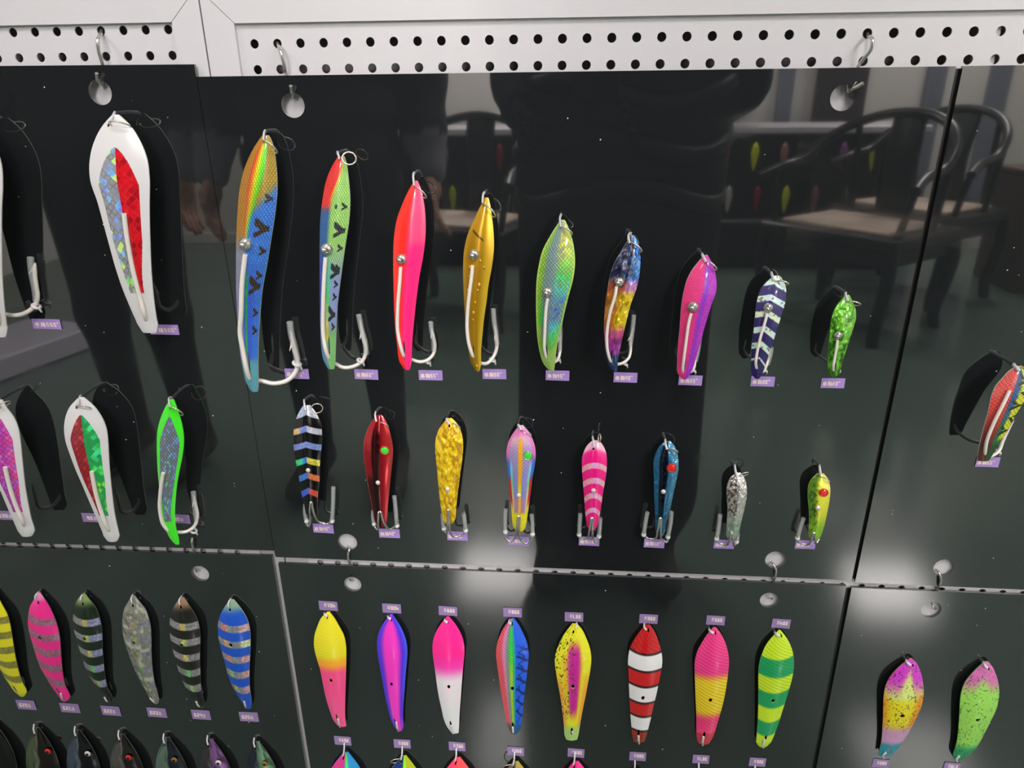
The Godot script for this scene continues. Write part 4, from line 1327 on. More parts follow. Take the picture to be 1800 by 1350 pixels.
func materials() -> void:
	M.white = mat(C(206, 205, 209), 0.38, 0.0, 0.2)
	M.acrylic = mat(C(31, 34, 36), 0.035, 0.0)
	M.acrylic.metallic_specular = 0.75
	# faint wiping marks: rougher streaks in an otherwise mirror-smooth sheet
	var smear := Image.create_empty(256, 256, false, Image.FORMAT_L8)
	for y in 256:
		for x in 256:
			var a := vn(x * 0.03 + y * 0.012, y * 0.05 - x * 0.01)
			var b := vn(x * 0.05 + y * 0.35, y * 0.5 - x * 0.06)
			var g := 0.16 + 0.5 * smoothstep(0.62, 0.95, a) * b
			smear.set_pixel(x, y, Color(g, g, g))
	M.acrylic.roughness = 0.2
	M.acrylic.roughness_texture = ImageTexture.create_from_image(smear)
	M.acrylic.uv1_triplanar = true
	M.acrylic.uv1_world_triplanar = true
	M.acrylic.uv1_scale = Vector3.ONE * 2.2
	M.acrylic.clearcoat_enabled = true
	M.acrylic.clearcoat = 1.0
	M.acrylic.clearcoat_roughness = 0.02
	M.back = mat(C(60, 58, 56), 0.4, 0.3)
	M.rim = mat(C(214, 218, 206), 0.4)
	M.rim_dark = mat(C(96, 98, 92), 0.4)
	M.wire = mat(C(244, 238, 230), 0.36, 0.15)
	M.steel = mat(C(206, 204, 200), 0.2, 0.85)
	M.ring = mat(C(214, 206, 192), 0.22, 0.7)
	M.pearl = mat(C(226, 218, 214), 0.25, 0.2, 0.5)
	M.tie = mat(C(222, 222, 226), 0.4)
	M.tie_clear = mat(Color(0.86, 0.87, 0.89, 0.8), 0.3)
	M.tie_clear.transparency = BaseMaterial3D.TRANSPARENCY_ALPHA
	M.clear = mat(Color(0.88, 0.9, 0.9, 0.22), 0.08)
	M.clear.transparency = BaseMaterial3D.TRANSPARENCY_ALPHA
	M.dust = mat(C(220, 220, 220), 0.8)
	M.drop = mat(C(206, 152, 30), 0.18, 0.4, 0.8)
	M.black = mat(C(14, 14, 15), 0.35)
	M.eye_green = mat(C(66, 226, 60), 0.3, 0.0, 0.5)
	M.eye_red = mat(C(236, 40, 34), 0.3, 0.0, 0.5)
	M.eye_white = mat(C(226, 222, 214), 0.3, 0.0, 0.5)
	M.eye_gold = mat(C(160, 112, 50), 0.3, 0.2, 0.5)
	M.eye_rim = mat(C(196, 60, 40), 0.3, 0.3)
	M.cloth = mat(Color.WHITE, 0.75)
	M.cloth.vertex_color_use_as_albedo = true
	M.quilt = mat(C(34, 35, 40), 0.4)
	M.blackwood = mat(C(22, 19, 18), 0.3)
	M.cane = mat(C(206, 186, 168), 0.6)
	M.floor = mat(C(92, 110, 100), 0.14)
	M.floor.metallic_specular = 0.42
	M.ceiling = mat(C(225, 225, 225), 0.8)
	M.wall = mat(C(214, 212, 206), 0.7)
	M.wall_dark = mat(C(170, 168, 168), 0.8)
	M.door = mat(C(52, 46, 46), 0.5)
	M.trim = mat(C(112, 116, 128), 0.6)
	M.pale = mat(C(200, 196, 200), 0.4)
	M.grey = mat(C(120, 120, 122), 0.5)
	M.plinth = mat(C(190, 186, 198), 0.6)
	M.brown = mat(C(84, 66, 56), 0.5)
	M.lamp = mat(Color.WHITE, 0.5)
	M.lamp.emission_enabled = true
	M.lamp.emission = Color(1, 0.98, 0.97)
	M.lamp.emission_energy_multiplier = 2.5

func _ready() -> void:
	var cam := Camera3D.new()
	cam.name = "camera"
	add_child(cam)
	cam.position = Vector3(0.27408,1.06000,0.64164)
	cam.basis = Basis(Vector3(0.996298,-0.010230,-0.085356),Vector3(-0.022526,0.927137,-0.374045),Vector3(0.082963,0.374583,0.923474))
	cam.fov = 56.1685
	cam.near = 0.02
	cam.current = true
	var env := Environment.new()
	env.background_mode = Environment.BG_COLOR
	env.background_color = Color(0.02, 0.02, 0.02)
	env.tonemap_mode = Environment.TONE_MAPPER_LINEAR
	env.tonemap_exposure = 1.27
	env.sdfgi_enabled = true
	env.ssao_enabled = true
	env.ssil_enabled = true
	var we := WorldEnvironment.new()
	we.name = "world"
	we.environment = env
	add_child(we)
	materials()
	lights()
	room()
	frames()
	boards()
	hang_lures()
	hang_tags()
	wires()

func boards() -> void:
	board("glossy black display board at the upper left, carrying white framed lures",[Vector2(-0.6400,0.5869),Vector2(-0.6400,1.0889),Vector2(-0.0512,1.0855),Vector2(-0.0492,0.5950)],[Vector3(-0.1400,1.0645,0.0104)])
	board("large glossy black display board in the middle with two rows of spoon lures",[Vector2(-0.0487,0.5868),Vector2(-0.0507,1.0758),Vector2(0.5677,1.0760),Vector2(0.5670,0.5892)],[Vector3(0.0310,1.0524,0.0102),Vector3(0.0355,0.6103,0.0105),Vector3(0.4875,0.6105,0.0103),Vector3(0.4856,1.0539,0.0100)])
	board("glossy black display board at the right picture edge with one tilted lure",[Vector2(0.5708,0.5866),Vector2(0.5727,1.0761),Vector2(1.2000,1.0769),Vector2(1.2000,0.5880)],[Vector3(0.6540,0.6094,0.0101)])
	board("glossy black display board at the lower left with banded blanks and number tags below them",[Vector2(-0.6400,0.1025),Vector2(-0.6400,0.5812),Vector2(-0.0524,0.5881),Vector2(-0.0528,0.1025)],[Vector3(-0.1401,0.5599,0.0103)])
	board("glossy black display board at the lower middle with upside down number tags",[Vector2(-0.0468,0.1025),Vector2(-0.0465,0.5786),Vector2(0.5630,0.5818),Vector2(0.5660,0.1025)],[Vector3(0.0358,0.5548,0.0098),Vector3(0.4874,0.5593,0.0096)])
	board("glossy black display board at the lower right with two trout patterned blanks",[Vector2(0.5708,0.1009),Vector2(0.5685,0.5800),Vector2(1.2000,0.5812),Vector2(1.2000,0.1009)],[Vector3(0.6524,0.5565,0.0101)])

func wires() -> void:
	wire("chrome wire hook holding the upper left board from a perforated strip",Vector3(-0.1375,1.1146,0),[0,0,-16,4.4,-3.3,-8,6.8,-10.1,3,5.7,-17.1,3,4.1,-25.7,-1,1.7,-33.2,-5.2,-3.6,-44.5,-4.5,-3,-42.7,-1,-0.4,-38.3,3,1.1,-35.2,5],0.0015)
	wire("chrome wire hook at the left of the strip above the middle board",Vector3(0.0174,1.1024,0),[0,0,-16,3.8,-2.7,-8,9.4,-8.9,2,10.3,-17.5,1,8.9,-24.4,-4,10.6,-38.7,-5.2,12.5,-42.3,-3,14.3,-39.7,1,14.9,-37,3,15.5,-34.8,5],0.0015)
	wire("chrome wire hook at the right of the strip above the middle board",Vector3(0.5022,1.1016,0),[0,0,-16,-2,-2.5,-8,-2.2,-6.9,4,-2.2,-11.7,4,-5.1,-19.5,-1,-7.3,-25.1,-4.5,-11.9,-38.4,-5.2,-12,-42.7,-3,-10.1,-41,1,-7.9,-39.4,4,-5.4,-37,7],0.0015)
	wire("chrome wire hook linking the middle board to the lower middle board",Vector3(0.0341,0.6023,0),[0,0,-4,2.7,-0.8,1,1.6,-5.4,3,1,-15,2,1,-22.4,-2,4.5,-30.5,-5,1.7,-45.9,-5,0.1,-40.7,1,0.4,-36.9,3],0.0013)
	wire("chrome wire hook in the gap below the silver and lime lures",Vector3(0.4858,0.6047,0),[0,0,-4,-0.2,0.8,1,2.9,-4.7,3,3.5,-12.5,2,4.2,-22,-3,2.6,-33.8,-5,3.4,-45.6,-5,3.9,-42.3,1,3.6,-38.5,3],0.0013)
	wire("chrome wire hook in the gap below the upper right board",Vector3(0.6509,0.6035,0),[0,0,-4,-1.3,0.8,1,1.4,-5.9,3,2.3,-13.7,2,3.7,-23.9,-4,1,-36.4,-5,5,-47.1,-4,4.5,-44.5,1,3.3,-40,3],0.0013)
	wire("chrome wire hook in the gap below the bright green lure",Vector3(-0.1393,0.6091,0),[0,0,2,-0.3,-3.9,4,-1,-12,3,-3.7,-23.2,-2,-3.4,-35.3,-5,-4.2,-46.9,-5,-3.6,-45.6,1,-2.4,-40.9,3],0.0013)

func hang_tags() -> void:
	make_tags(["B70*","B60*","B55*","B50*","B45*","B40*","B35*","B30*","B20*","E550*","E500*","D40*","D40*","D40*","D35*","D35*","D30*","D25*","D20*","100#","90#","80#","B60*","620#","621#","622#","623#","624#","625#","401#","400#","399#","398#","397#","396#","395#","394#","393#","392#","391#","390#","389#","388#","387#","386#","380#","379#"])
	tag("B70*",0,"purple paper price tag below the longest spoon lure of the upper row",Vector3(0.0036,0.8056,0.0003),Vector2(0.0241,0.0106),-0.006)
	tag("B60*",0,"purple paper price tag below the second longest spoon lure of the upper row",Vector3(0.0736,0.8066,0.0003),Vector2(0.0236,0.0105),-0.018)
	tag("B55*",0,"purple paper price tag below the plain pink and red spoon lure of the upper row",Vector3(0.1373,0.8072,0.0003),Vector2(0.0233,0.0104),0.000)
	tag("B50*",0,"purple paper price tag below the golden spoon lure of the upper row",Vector3(0.1996,0.8098,0.0003),Vector2(0.0229,0.0103),0.012)
	tag("B45*",0,"purple paper price tag below the lime edged spoon lure of the upper row",Vector3(0.2602,0.8097,0.0003),Vector2(0.0225,0.0102),-0.012)
	tag("B40*",0,"purple paper price tag below the navy and orange spoon lure of the upper row",Vector3(0.3245,0.8092,0.0003),Vector2(0.0222,0.0101),-0.006)
	tag("B35*",0,"purple paper price tag below the magenta spoon lure of the upper row",Vector3(0.3851,0.8078,0.0003),Vector2(0.0218,0.0101),-0.018)
	tag("B30*",0,"purple paper price tag below the navy banded spoon lure of the upper row",Vector3(0.4514,0.8082,0.0003),Vector2(0.0215,0.0100),0.000)
	tag("B20*",0,"purple paper price tag below the leaf green spoon lure of the upper row",Vector3(0.5149,0.8080,0.0003),Vector2(0.0211,0.0099),0.012)
	tag("E550*",0,"purple paper price tag beside the hook of the lure at the left picture edge",Vector3(-0.2457,0.8528,0.0003),Vector2(0.0300,0.0103),-0.012)
	tag("E500*",0,"purple paper price tag behind the tail of the large white and red lure",Vector3(-0.1245,0.8490,0.0003),Vector2(0.0292,0.0102),-0.006)
	tag("D40*",0,"small purple tag under the hooks of the black chevron banded lure",Vector3(0.0105,0.6268,0.0003),Vector2(0.0228,0.0112),-0.018)
	tag("D40*",0,"small purple tag under the hooks of the metallic red lure",Vector3(0.0828,0.6240,0.0003),Vector2(0.0225,0.0112),0.000)
	tag("D40*",0,"small purple tag under the hooks of the yellow foil lure",Vector3(0.1564,0.6242,0.0003),Vector2(0.0221,0.0111),0.012)
	tag("D35*",0,"small purple tag under the hooks of the pink, blue and yellow bordered lure",Vector3(0.2216,0.6213,0.0003),Vector2(0.0218,0.0110),-0.012)
	tag("D35*",0,"small purple tag under the hooks of the hot pink banded lure",Vector3(0.2957,0.6242,0.0003),Vector2(0.0213,0.0109),-0.006)
	tag("D30*",0,"small purple tag under the hooks of the metallic blue lure",Vector3(0.3630,0.6249,0.0003),Vector2(0.0210,0.0108),-0.018)
	tag("D25*",0,"small purple tag under the hooks of the plain silver lure",Vector3(0.4337,0.6273,0.0003),Vector2(0.0206,0.0107),0.000)
	tag("D20*",0,"small purple tag under the hooks of the shiny lime lure",Vector3(0.5145,0.6309,0.0003),Vector2(0.0202,0.0106),0.012)
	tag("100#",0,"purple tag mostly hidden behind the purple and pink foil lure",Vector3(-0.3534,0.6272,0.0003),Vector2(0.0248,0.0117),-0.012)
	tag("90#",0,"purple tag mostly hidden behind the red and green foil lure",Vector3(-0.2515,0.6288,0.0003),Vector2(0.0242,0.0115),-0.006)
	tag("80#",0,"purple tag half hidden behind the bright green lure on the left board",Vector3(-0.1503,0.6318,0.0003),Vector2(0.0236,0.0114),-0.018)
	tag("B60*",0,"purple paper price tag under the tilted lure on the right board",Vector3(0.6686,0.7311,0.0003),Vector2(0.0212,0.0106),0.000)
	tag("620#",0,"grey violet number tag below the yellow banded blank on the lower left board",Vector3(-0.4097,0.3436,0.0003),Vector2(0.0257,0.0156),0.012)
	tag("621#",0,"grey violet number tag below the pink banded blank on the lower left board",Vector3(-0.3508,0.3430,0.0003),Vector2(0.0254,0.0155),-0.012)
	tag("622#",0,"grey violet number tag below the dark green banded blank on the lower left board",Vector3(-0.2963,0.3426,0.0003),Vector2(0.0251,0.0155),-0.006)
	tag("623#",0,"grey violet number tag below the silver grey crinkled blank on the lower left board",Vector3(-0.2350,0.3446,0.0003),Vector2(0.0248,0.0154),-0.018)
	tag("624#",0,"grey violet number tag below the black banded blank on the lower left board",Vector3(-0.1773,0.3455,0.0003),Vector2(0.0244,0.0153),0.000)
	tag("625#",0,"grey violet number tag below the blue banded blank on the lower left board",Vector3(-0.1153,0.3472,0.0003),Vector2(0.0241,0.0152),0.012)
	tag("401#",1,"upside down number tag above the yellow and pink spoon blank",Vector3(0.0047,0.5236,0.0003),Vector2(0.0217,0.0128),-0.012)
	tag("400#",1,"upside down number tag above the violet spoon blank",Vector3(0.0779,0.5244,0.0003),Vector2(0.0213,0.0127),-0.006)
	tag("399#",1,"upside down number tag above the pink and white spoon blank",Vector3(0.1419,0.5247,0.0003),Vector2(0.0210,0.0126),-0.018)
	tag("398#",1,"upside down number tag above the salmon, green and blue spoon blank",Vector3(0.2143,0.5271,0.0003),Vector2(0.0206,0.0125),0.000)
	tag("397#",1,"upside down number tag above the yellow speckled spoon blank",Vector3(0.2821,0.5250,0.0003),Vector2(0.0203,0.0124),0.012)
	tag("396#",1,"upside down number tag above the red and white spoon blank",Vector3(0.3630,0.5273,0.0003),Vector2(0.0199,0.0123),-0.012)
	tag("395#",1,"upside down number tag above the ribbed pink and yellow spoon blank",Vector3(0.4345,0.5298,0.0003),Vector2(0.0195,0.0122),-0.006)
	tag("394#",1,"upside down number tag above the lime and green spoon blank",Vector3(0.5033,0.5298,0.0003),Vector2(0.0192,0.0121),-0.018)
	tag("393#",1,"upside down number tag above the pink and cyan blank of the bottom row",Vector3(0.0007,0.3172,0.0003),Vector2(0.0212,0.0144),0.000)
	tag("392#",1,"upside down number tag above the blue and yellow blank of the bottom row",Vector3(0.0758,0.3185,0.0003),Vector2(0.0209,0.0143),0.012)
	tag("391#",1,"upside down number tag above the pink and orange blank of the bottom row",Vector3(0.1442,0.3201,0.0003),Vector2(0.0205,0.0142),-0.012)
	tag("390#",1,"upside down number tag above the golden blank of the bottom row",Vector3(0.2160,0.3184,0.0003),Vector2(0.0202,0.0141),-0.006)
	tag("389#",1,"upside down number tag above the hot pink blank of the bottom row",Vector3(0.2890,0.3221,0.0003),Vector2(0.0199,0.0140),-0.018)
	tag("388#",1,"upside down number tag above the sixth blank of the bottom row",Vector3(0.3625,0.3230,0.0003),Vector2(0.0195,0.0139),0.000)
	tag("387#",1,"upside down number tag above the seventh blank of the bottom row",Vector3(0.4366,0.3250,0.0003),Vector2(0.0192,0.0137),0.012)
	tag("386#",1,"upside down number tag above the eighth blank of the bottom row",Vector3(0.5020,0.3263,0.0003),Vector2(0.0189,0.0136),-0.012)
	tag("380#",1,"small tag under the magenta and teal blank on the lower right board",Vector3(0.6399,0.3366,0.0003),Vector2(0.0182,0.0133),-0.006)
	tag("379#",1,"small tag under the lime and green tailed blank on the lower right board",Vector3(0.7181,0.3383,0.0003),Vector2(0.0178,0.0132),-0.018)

func hang_lures() -> void:
	lure("mack70","longest spoon lure of the middle board, gold head and blue flank with black tail marks","single",Vector3(-0.0130,0.9167,0),{"s":[19.9,112.3,25,112.2,15.9,108.2,27.4,108.1,9.6,99.9,28.9,99.9,2.2,87.4,29.5,87.4,-4.3,70.5,28.9,70.5,-9.1,48.8,24.9,48.9,-12.9,26.7,19,26.9,-16.2,4,12.6,4.2,-19.4,-19.4,5.3,-19.1,-21.9,-43.5,-0.2,-43.1,-24.1,-68.3,-5.2,-67.9,-24.9,-88.7,-8.5,-88.3,-24.2,-104.3,-10.7,-104,-22.7,-114.8,-12.1,-114.6,-19.1,-120,-13.6,-119.9],"z":[15,27,4],"crown":0.13,"bolt":[-2.9,22.4,28.3],"br":5.8,"hook":[-4.2,13.2,29.2,-11,-12.9,29.6,-16.8,-43.7,29.7,-20.5,-59.8,29.2,-20.2,-75.7,29.8,-19.2,-97.5,30,-19.6,-105.9,27,-19.3,-111.7,21,-15.9,-112.3,17.7,-1.3,-116.2,14.4,10.9,-113.8,11.1,19.7,-104,7.7,21.5,-94.2,6.5,19.7,-83,6.5,18.6,-64.8,6.5],"hw":2.28,"tube":[19,-56,6.8,18.8,-67.4,6.8,20.7,-82.9,6.8,21.4,-96.3,6.8],"tw":3.30,"knot":[20.7,-98,7],"ring":[26.9,103.1,18.5],"rn":[-50.4,-66,55.7],"rr":7.18,"tie":[17.1,114.8,0.6,21.9,112.4,16.9,21.6,107.8,18.4],"holes":[-0.069,0.929,3]})
	lure("mack60","second longest spoon lure of the middle board, red head fading to pale green and blue","single",Vector3(0.0594,0.9193,0),{"s":[11.8,92.4,16.8,92.4,8.9,88.9,18.1,88.9,4.5,82,19.1,82,-0.4,71.6,19.8,71.6,-4.2,57.5,20.1,57.6,-7.6,39.6,18.1,39.7,-9.6,21.4,14,21.5,-11.3,2.8,9.8,2.9,-13.1,-16.3,5.6,-16.1,-15,-35.9,1.4,-35.7,-16.7,-56,-1.6,-55.8,-17.8,-72.5,-3.8,-72.3,-17.7,-85.1,-5.5,-84.8,-16,-93.5,-6.6,-93.3,-13.3,-97.7,-8.1,-97.6],"z":[15,27,4],"crown":0.13,"bolt":[-2.6,15.6,27.6],"br":5.2,"hook":[-4.1,8.2,28.3,-6.4,-4.9,28.8,-10.7,-34.8,29.5,-13.6,-66,29.7,-12.4,-79.7,30.1,-11.8,-86.8,27,-13.5,-91.7,21,-9.7,-95.6,17.7,-3.2,-100.6,14.4,5.4,-100.6,11.1,14.6,-94.9,7.7,17.9,-84.1,6.5,16.2,-73.2,6.5,14.8,-55.9,6.5],"hw":1.89,"tube":[14.2,-50.4,6.8,15.5,-64.4,6.8,18,-78.5,6.8,17.9,-89.6,6.8],"tw":2.74,"knot":[11.6,-96.3,7],"ring":[22.5,91,19.5],"rn":[25.4,57,82.3],"rr":5.77,"tie":[6.4,93.7,0.6,12.6,92.9,16.5,13.3,90,17.7],"holes":[0.197,0.927,3]})
	lure("pinkred","plain hot pink and orange red spoon lure without any pattern","single",Vector3(0.1273,0.9091,0),{"s":[8.6,82.4,11.1,82.3,6.4,79.3,12.6,79.3,2.5,73.1,14.7,73.1,-2.3,63.7,16.4,63.7,-7.6,51.1,17.3,51.2,-11,35.1,16.7,35.3,-12.5,18.8,14.2,19,-13.3,2.2,10.4,2.4,-13.9,-14.8,7.2,-14.5,-14.5,-32.2,4.3,-31.9,-14.5,-50,1.6,-49.7,-13.9,-64.5,-0.3,-64.2,-13.4,-75.6,-1.3,-75.4,-11.2,-83,-2.3,-82.8,-7.8,-86.7,-4.1,-86.6],"z":[15,27,4],"crown":0.13,"bolt":[-4.3,17.4,27.7],"br":4.4,"hook":[-5.3,10.4,28.5,-6.1,3,28.9,-10.2,-26.4,29.5,-11.8,-48.3,29.4,-10.2,-61.4,29.8,-8.4,-72.7,27.1,-7.4,-76.7,21,-3.4,-79.7,17.7,3.6,-83,14.4,10.1,-82.3,11.1,15,-77.8,7.7,17,-68.9,6.5,15.7,-59.7,6.5,14.8,-52.4,6.5],"hw":1.67,"tube":[14.3,-46,6.8,14.6,-54.1,6.8,16,-64.2,6.8,15.9,-74.3,6.8],"tw":2.43,"knot":[9.1,-85.6,7],"ring":[13.9,72.9,18.5],"rn":[-58.2,-64.6,49.3],"rr":6.72,"tie":[5.8,87,0.6,8,85.3,16.4,8.6,78.8,17.7],"holes":[0.028,0.901,3]})
	lure("gold","golden metal spoon lure with drips and blisters in its varnish","single",Vector3(0.1899,0.9018,0),{"s":[5.9,75.5,9.1,75.5,4.6,72.7,10.2,72.7,1.6,67,11.3,67,-2.6,58.4,12.5,58.4,-8.2,46.8,13.7,46.9,-12.1,32.1,13.9,32.2,-13.3,17.1,12,17.3,-13.4,1.9,9,2.1,-13.2,-13.6,6.9,-13.4,-12.6,-29.5,4.3,-29.3,-11.7,-45.8,2.4,-45.6,-10.6,-59.1,0.9,-58.9,-9.1,-69.2,0.6,-69,-6.6,-75.9,0.2,-75.8,-4.1,-79.3,-1.5,-79.3],"z":[15,27,4],"crown":0.13,"bolt":[-3,28.9,26.5],"br":4.4,"hook":[-4.3,19.7,27.9,-4.8,14.8,28.2,-9.5,-18.4,29.1,-10.8,-40.1,28.9,-9.4,-53.2,29.2,-6.7,-64.8,26.6,-5.9,-70.4,21,-0.4,-75,17.1,4.3,-76.3,13.3,9.2,-72.5,9.4,13,-63.3,6.5,12.7,-54.2,6.5,11.4,-40.6,6.5],"hw":1.67,"tube":[10.7,-25.4,6.8,11.3,-37.8,6.8,12.8,-49.5,6.8,13.5,-60.4,6.8],"tw":2.42,"knot":[8.9,-75.2,7],"ring":[10.3,64.9,18.5],"rn":[-63.3,-62.7,45.4],"rr":7.28,"tie":[4.5,77.7,0.6,4.7,76.1,16.4,4.5,71.6,17.3],"holes":[-0.120,0.887,3]})
	lure("greenholo","lime edged spoon lure with a scaly rainbow centre, fifth in the upper row","single",Vector3(0.2568,0.8932,0),{"s":[3.8,65.5,7.6,65.5,2.6,63,9.5,63.1,-0.7,58.1,11.6,58.1,-5.3,50.5,14.4,50.6,-10.6,40.4,16.7,40.6,-13.8,27.6,17.6,27.9,-15.6,14.7,16.1,15,-16,1.5,12.8,1.8,-15.9,-12,9.8,-11.6,-15.4,-25.8,7,-25.4,-14.3,-39.8,3.9,-39.5,-12.3,-51.2,2.4,-50.9,-9.8,-59.9,1.6,-59.7,-6.4,-65.7,1.2,-65.5,-3.2,-68.6,0.7,-68.5],"z":[15,27,4],"crown":0.13,"bolt":[-5.9,5.7,29.2],"br":4.2,"hook":[-5.6,0.2,30.1,-6.7,-8.2,30.4,-7.8,-29.6,30.7,-8,-46.3,30.3,-6.5,-55.8,27,-4.6,-60.8,21,0.3,-64.1,16.4,3.4,-63.5,11.7,5.4,-57.6,7.1,5.2,-46.3,6.5,5.5,-34.9,6.5],"hw":1.45,"tube":[5.3,-29.2,6.8,5.6,-40.5,6.8,5.2,-55.4,6.8],"tw":2.11,"knot":[3.7,-64.6,7],"ring":[9.6,57,18.5],"rn":[-45.8,-78,42.7],"rr":5.77,"tie":[4.5,67.4,0.6,3.9,64.8,16.8,4.6,60.2,18.8],"holes":[-0.087,0.882,3]})
	lure("sunset","spoon lure with navy head, orange and yellow middle and navy tail","single",Vector3(0.3155,0.8870,0),{"s":[6.3,58.9,8.6,58.9,4.9,56.6,10.3,56.7,2.2,52.1,12.7,52.2,-1.7,45.4,14.1,45.5,-6.8,36.3,15.2,36.5,-10.6,24.8,14.6,25.1,-12.3,13.1,12.4,13.4,-13.7,1.3,8.6,1.6,-14.2,-10.8,6,-10.5,-14.1,-23.1,3.7,-22.8,-12.8,-35.7,1.5,-35.5,-11.3,-46,0,-45.8,-9.7,-53.8,-0.6,-53.6,-6.8,-58.9,-0.8,-58.8,-4.5,-61.5,-1.1,-61.5],"z":[15,27,4],"crown":0.13,"bolt":[-2.7,20.9,26.7],"br":4.1,"hook":[-4.9,17.3,27.3,-5.4,11.8,28.1,-9.7,-6.9,29.1,-11.6,-28.4,29.3,-10.1,-42.6,29.3,-6.9,-52.5,26.6,-4.7,-56.2,21,-0.2,-58.3,17.1,4.8,-58.5,13.3,10.2,-55,9.4,11.9,-46.8,6.5,11.1,-38.9,6.5,12.7,-26.5,6.5],"hw":1.40,"tube":[13.1,-14.7,6.8,12.7,-27.5,6.8,11.4,-43.3,6.8],"tw":2.07,"knot":[7.5,-61.7,7],"ring":[10.6,49.4,18.5],"rn":[-59.1,-71.2,37.8],"rr":6.36,"tie":[7.2,57.7,0.6,3.9,56.9,16.9,5,52.8,18.9],"holes":[-0.110,0.896,3]})
	lure("magenta","magenta and pink spoon lure with violet glitter along its right side","single",Vector3(0.3800,0.8753,0),{"s":[5.4,53.9,8,53.9,3.4,51.8,9.3,51.9,-0.2,47.7,11.7,47.8,-4.7,41.5,14.2,41.7,-8.6,33.2,16.2,33.4,-11,22.7,16.4,23,-12.2,12,13.2,12.4,-12.5,1.2,10.8,1.5,-12.5,-9.9,8.4,-9.5,-12.8,-21.2,6.6,-20.8,-12.7,-32.7,4.3,-32.4,-12.3,-42.1,2.6,-41.8,-11.6,-49.3,0.6,-49,-9.1,-54,-1.5,-53.8,-6.1,-56.4,-3.3,-56.3],"z":[15,27,4],"crown":0.13,"bolt":[-3.1,11.9,28.1],"br":4.6,"hook":[-4.2,6.3,29,-5.3,0.6,29.4,-6.8,-20.5,30.5,-7.5,-36.9,30.4,-6.8,-48.8,27,-3.5,-53.3,21,1.9,-53,16.4,5.1,-51.5,11.7,6.7,-44,7.1,8.3,-32.8,6.5,8.9,-24.9,6.5],"hw":1.34,"tube":[9,-23.2,6.8,8.7,-32.7,6.8,7.2,-46.4,6.8],"tw":2.06,"knot":[6,-55,7],"ring":[11,45.8,18.5],"rn":[-61.9,-71.1,33.4],"rr":5.79,"tie":[5.7,51.6,0.6,4.2,52.1,17.4,6,48.9,19.1],"holes":[-0.148,0.900,3]})
	lure("navystripe","navy spoon lure crossed by slanting silver glitter bands","single",Vector3(0.4422,0.8675,0),{"s":[3.1,44.4,8,44.5,1.2,42.7,9.6,42.8,-2.6,39.3,12,39.4,-6.6,34.2,13.8,34.4,-9.1,27.3,14.3,27.6,-10.3,18.6,13.3,19,-10.7,9.9,11.1,10.2,-10.9,0.9,9.3,1.3,-11.1,-8.2,7.3,-7.8,-11.3,-17.5,5.4,-17.2,-10.5,-27,3.6,-26.7,-9.9,-34.8,2.1,-34.5,-8.9,-40.6,1,-40.4,-6.9,-44.5,-0.1,-44.4,-4.3,-46.5,-2,-46.4],"z":[15,27,4],"crown":0.13,"bolt":[-1.4,19.1,26.2],"br":4.1,"hook":[-2,14.6,27.4,-2.5,10.5,28.1,-5.2,-4,29.6,-7,-21.7,30.1,-6.9,-30.8,30,-4.8,-36.9,26.9,-0.9,-42.4,21,5.2,-43.1,15.2,8.3,-39.1,9.4,10.3,-32.5,6.5,11.1,-25.1,6.5],"hw":1.23,"tube":[11.3,-23.6,6.8,11.1,-32.4,6.8,9.6,-40.5,6.8],"tw":2.06,"knot":[8.3,-45.6,7],"ring":[10.3,39.1,18.5],"rn":[-27.3,-85.9,43.3],"rr":5.06,"tie":[4.7,43.3,0.6,1.5,44.3,16.5,2.5,41.2,19.1],"holes":[-0.083,0.859,3]})
	lure("leafgreen","mottled leaf green spoon lure, shortest and last of the upper row","single",Vector3(0.5062,0.8608,0),{"s":[1.3,34.8,4.5,34.8,0.3,33.5,5.4,33.5,-1.6,30.8,7,30.9,-5,26.8,8.9,27,-7.7,21.4,10.6,21.7,-9.4,14.6,10.8,15,-9.8,7.8,9.3,8.1,-9.9,0.8,8,1.1,-9.8,-6.4,6.4,-6.1,-9.5,-13.7,5.2,-13.4,-8.6,-21.2,4.2,-20.9,-7.7,-27.3,3.5,-27.1,-6.5,-31.9,3.1,-31.7,-4.5,-35,2.5,-34.8,-2.1,-36.5,1.2,-36.4],"z":[15,27,4],"crown":0.13,"bolt":[-4.3,2.6,28.2],"br":3.5,"hook":[-4.4,-1.5,29.3,-4.3,-4,29.5,-4.5,-16.3,30.2,-4.5,-25.3,30,-2.6,-30.9,26.8,1.2,-34.6,21,7.1,-37.4,13.3,10.4,-37.6,6.5,9.1,-33.9,6.5],"hw":1.13,"ring":[7.5,28.4,18.5],"rn":[-23.2,-85.9,45.6],"rr":5.86,"tie":[6.7,32.5,0.6,1.3,33.4,17.8,2.4,30.3,19.6],"holes":[-0.049,0.871,3]})
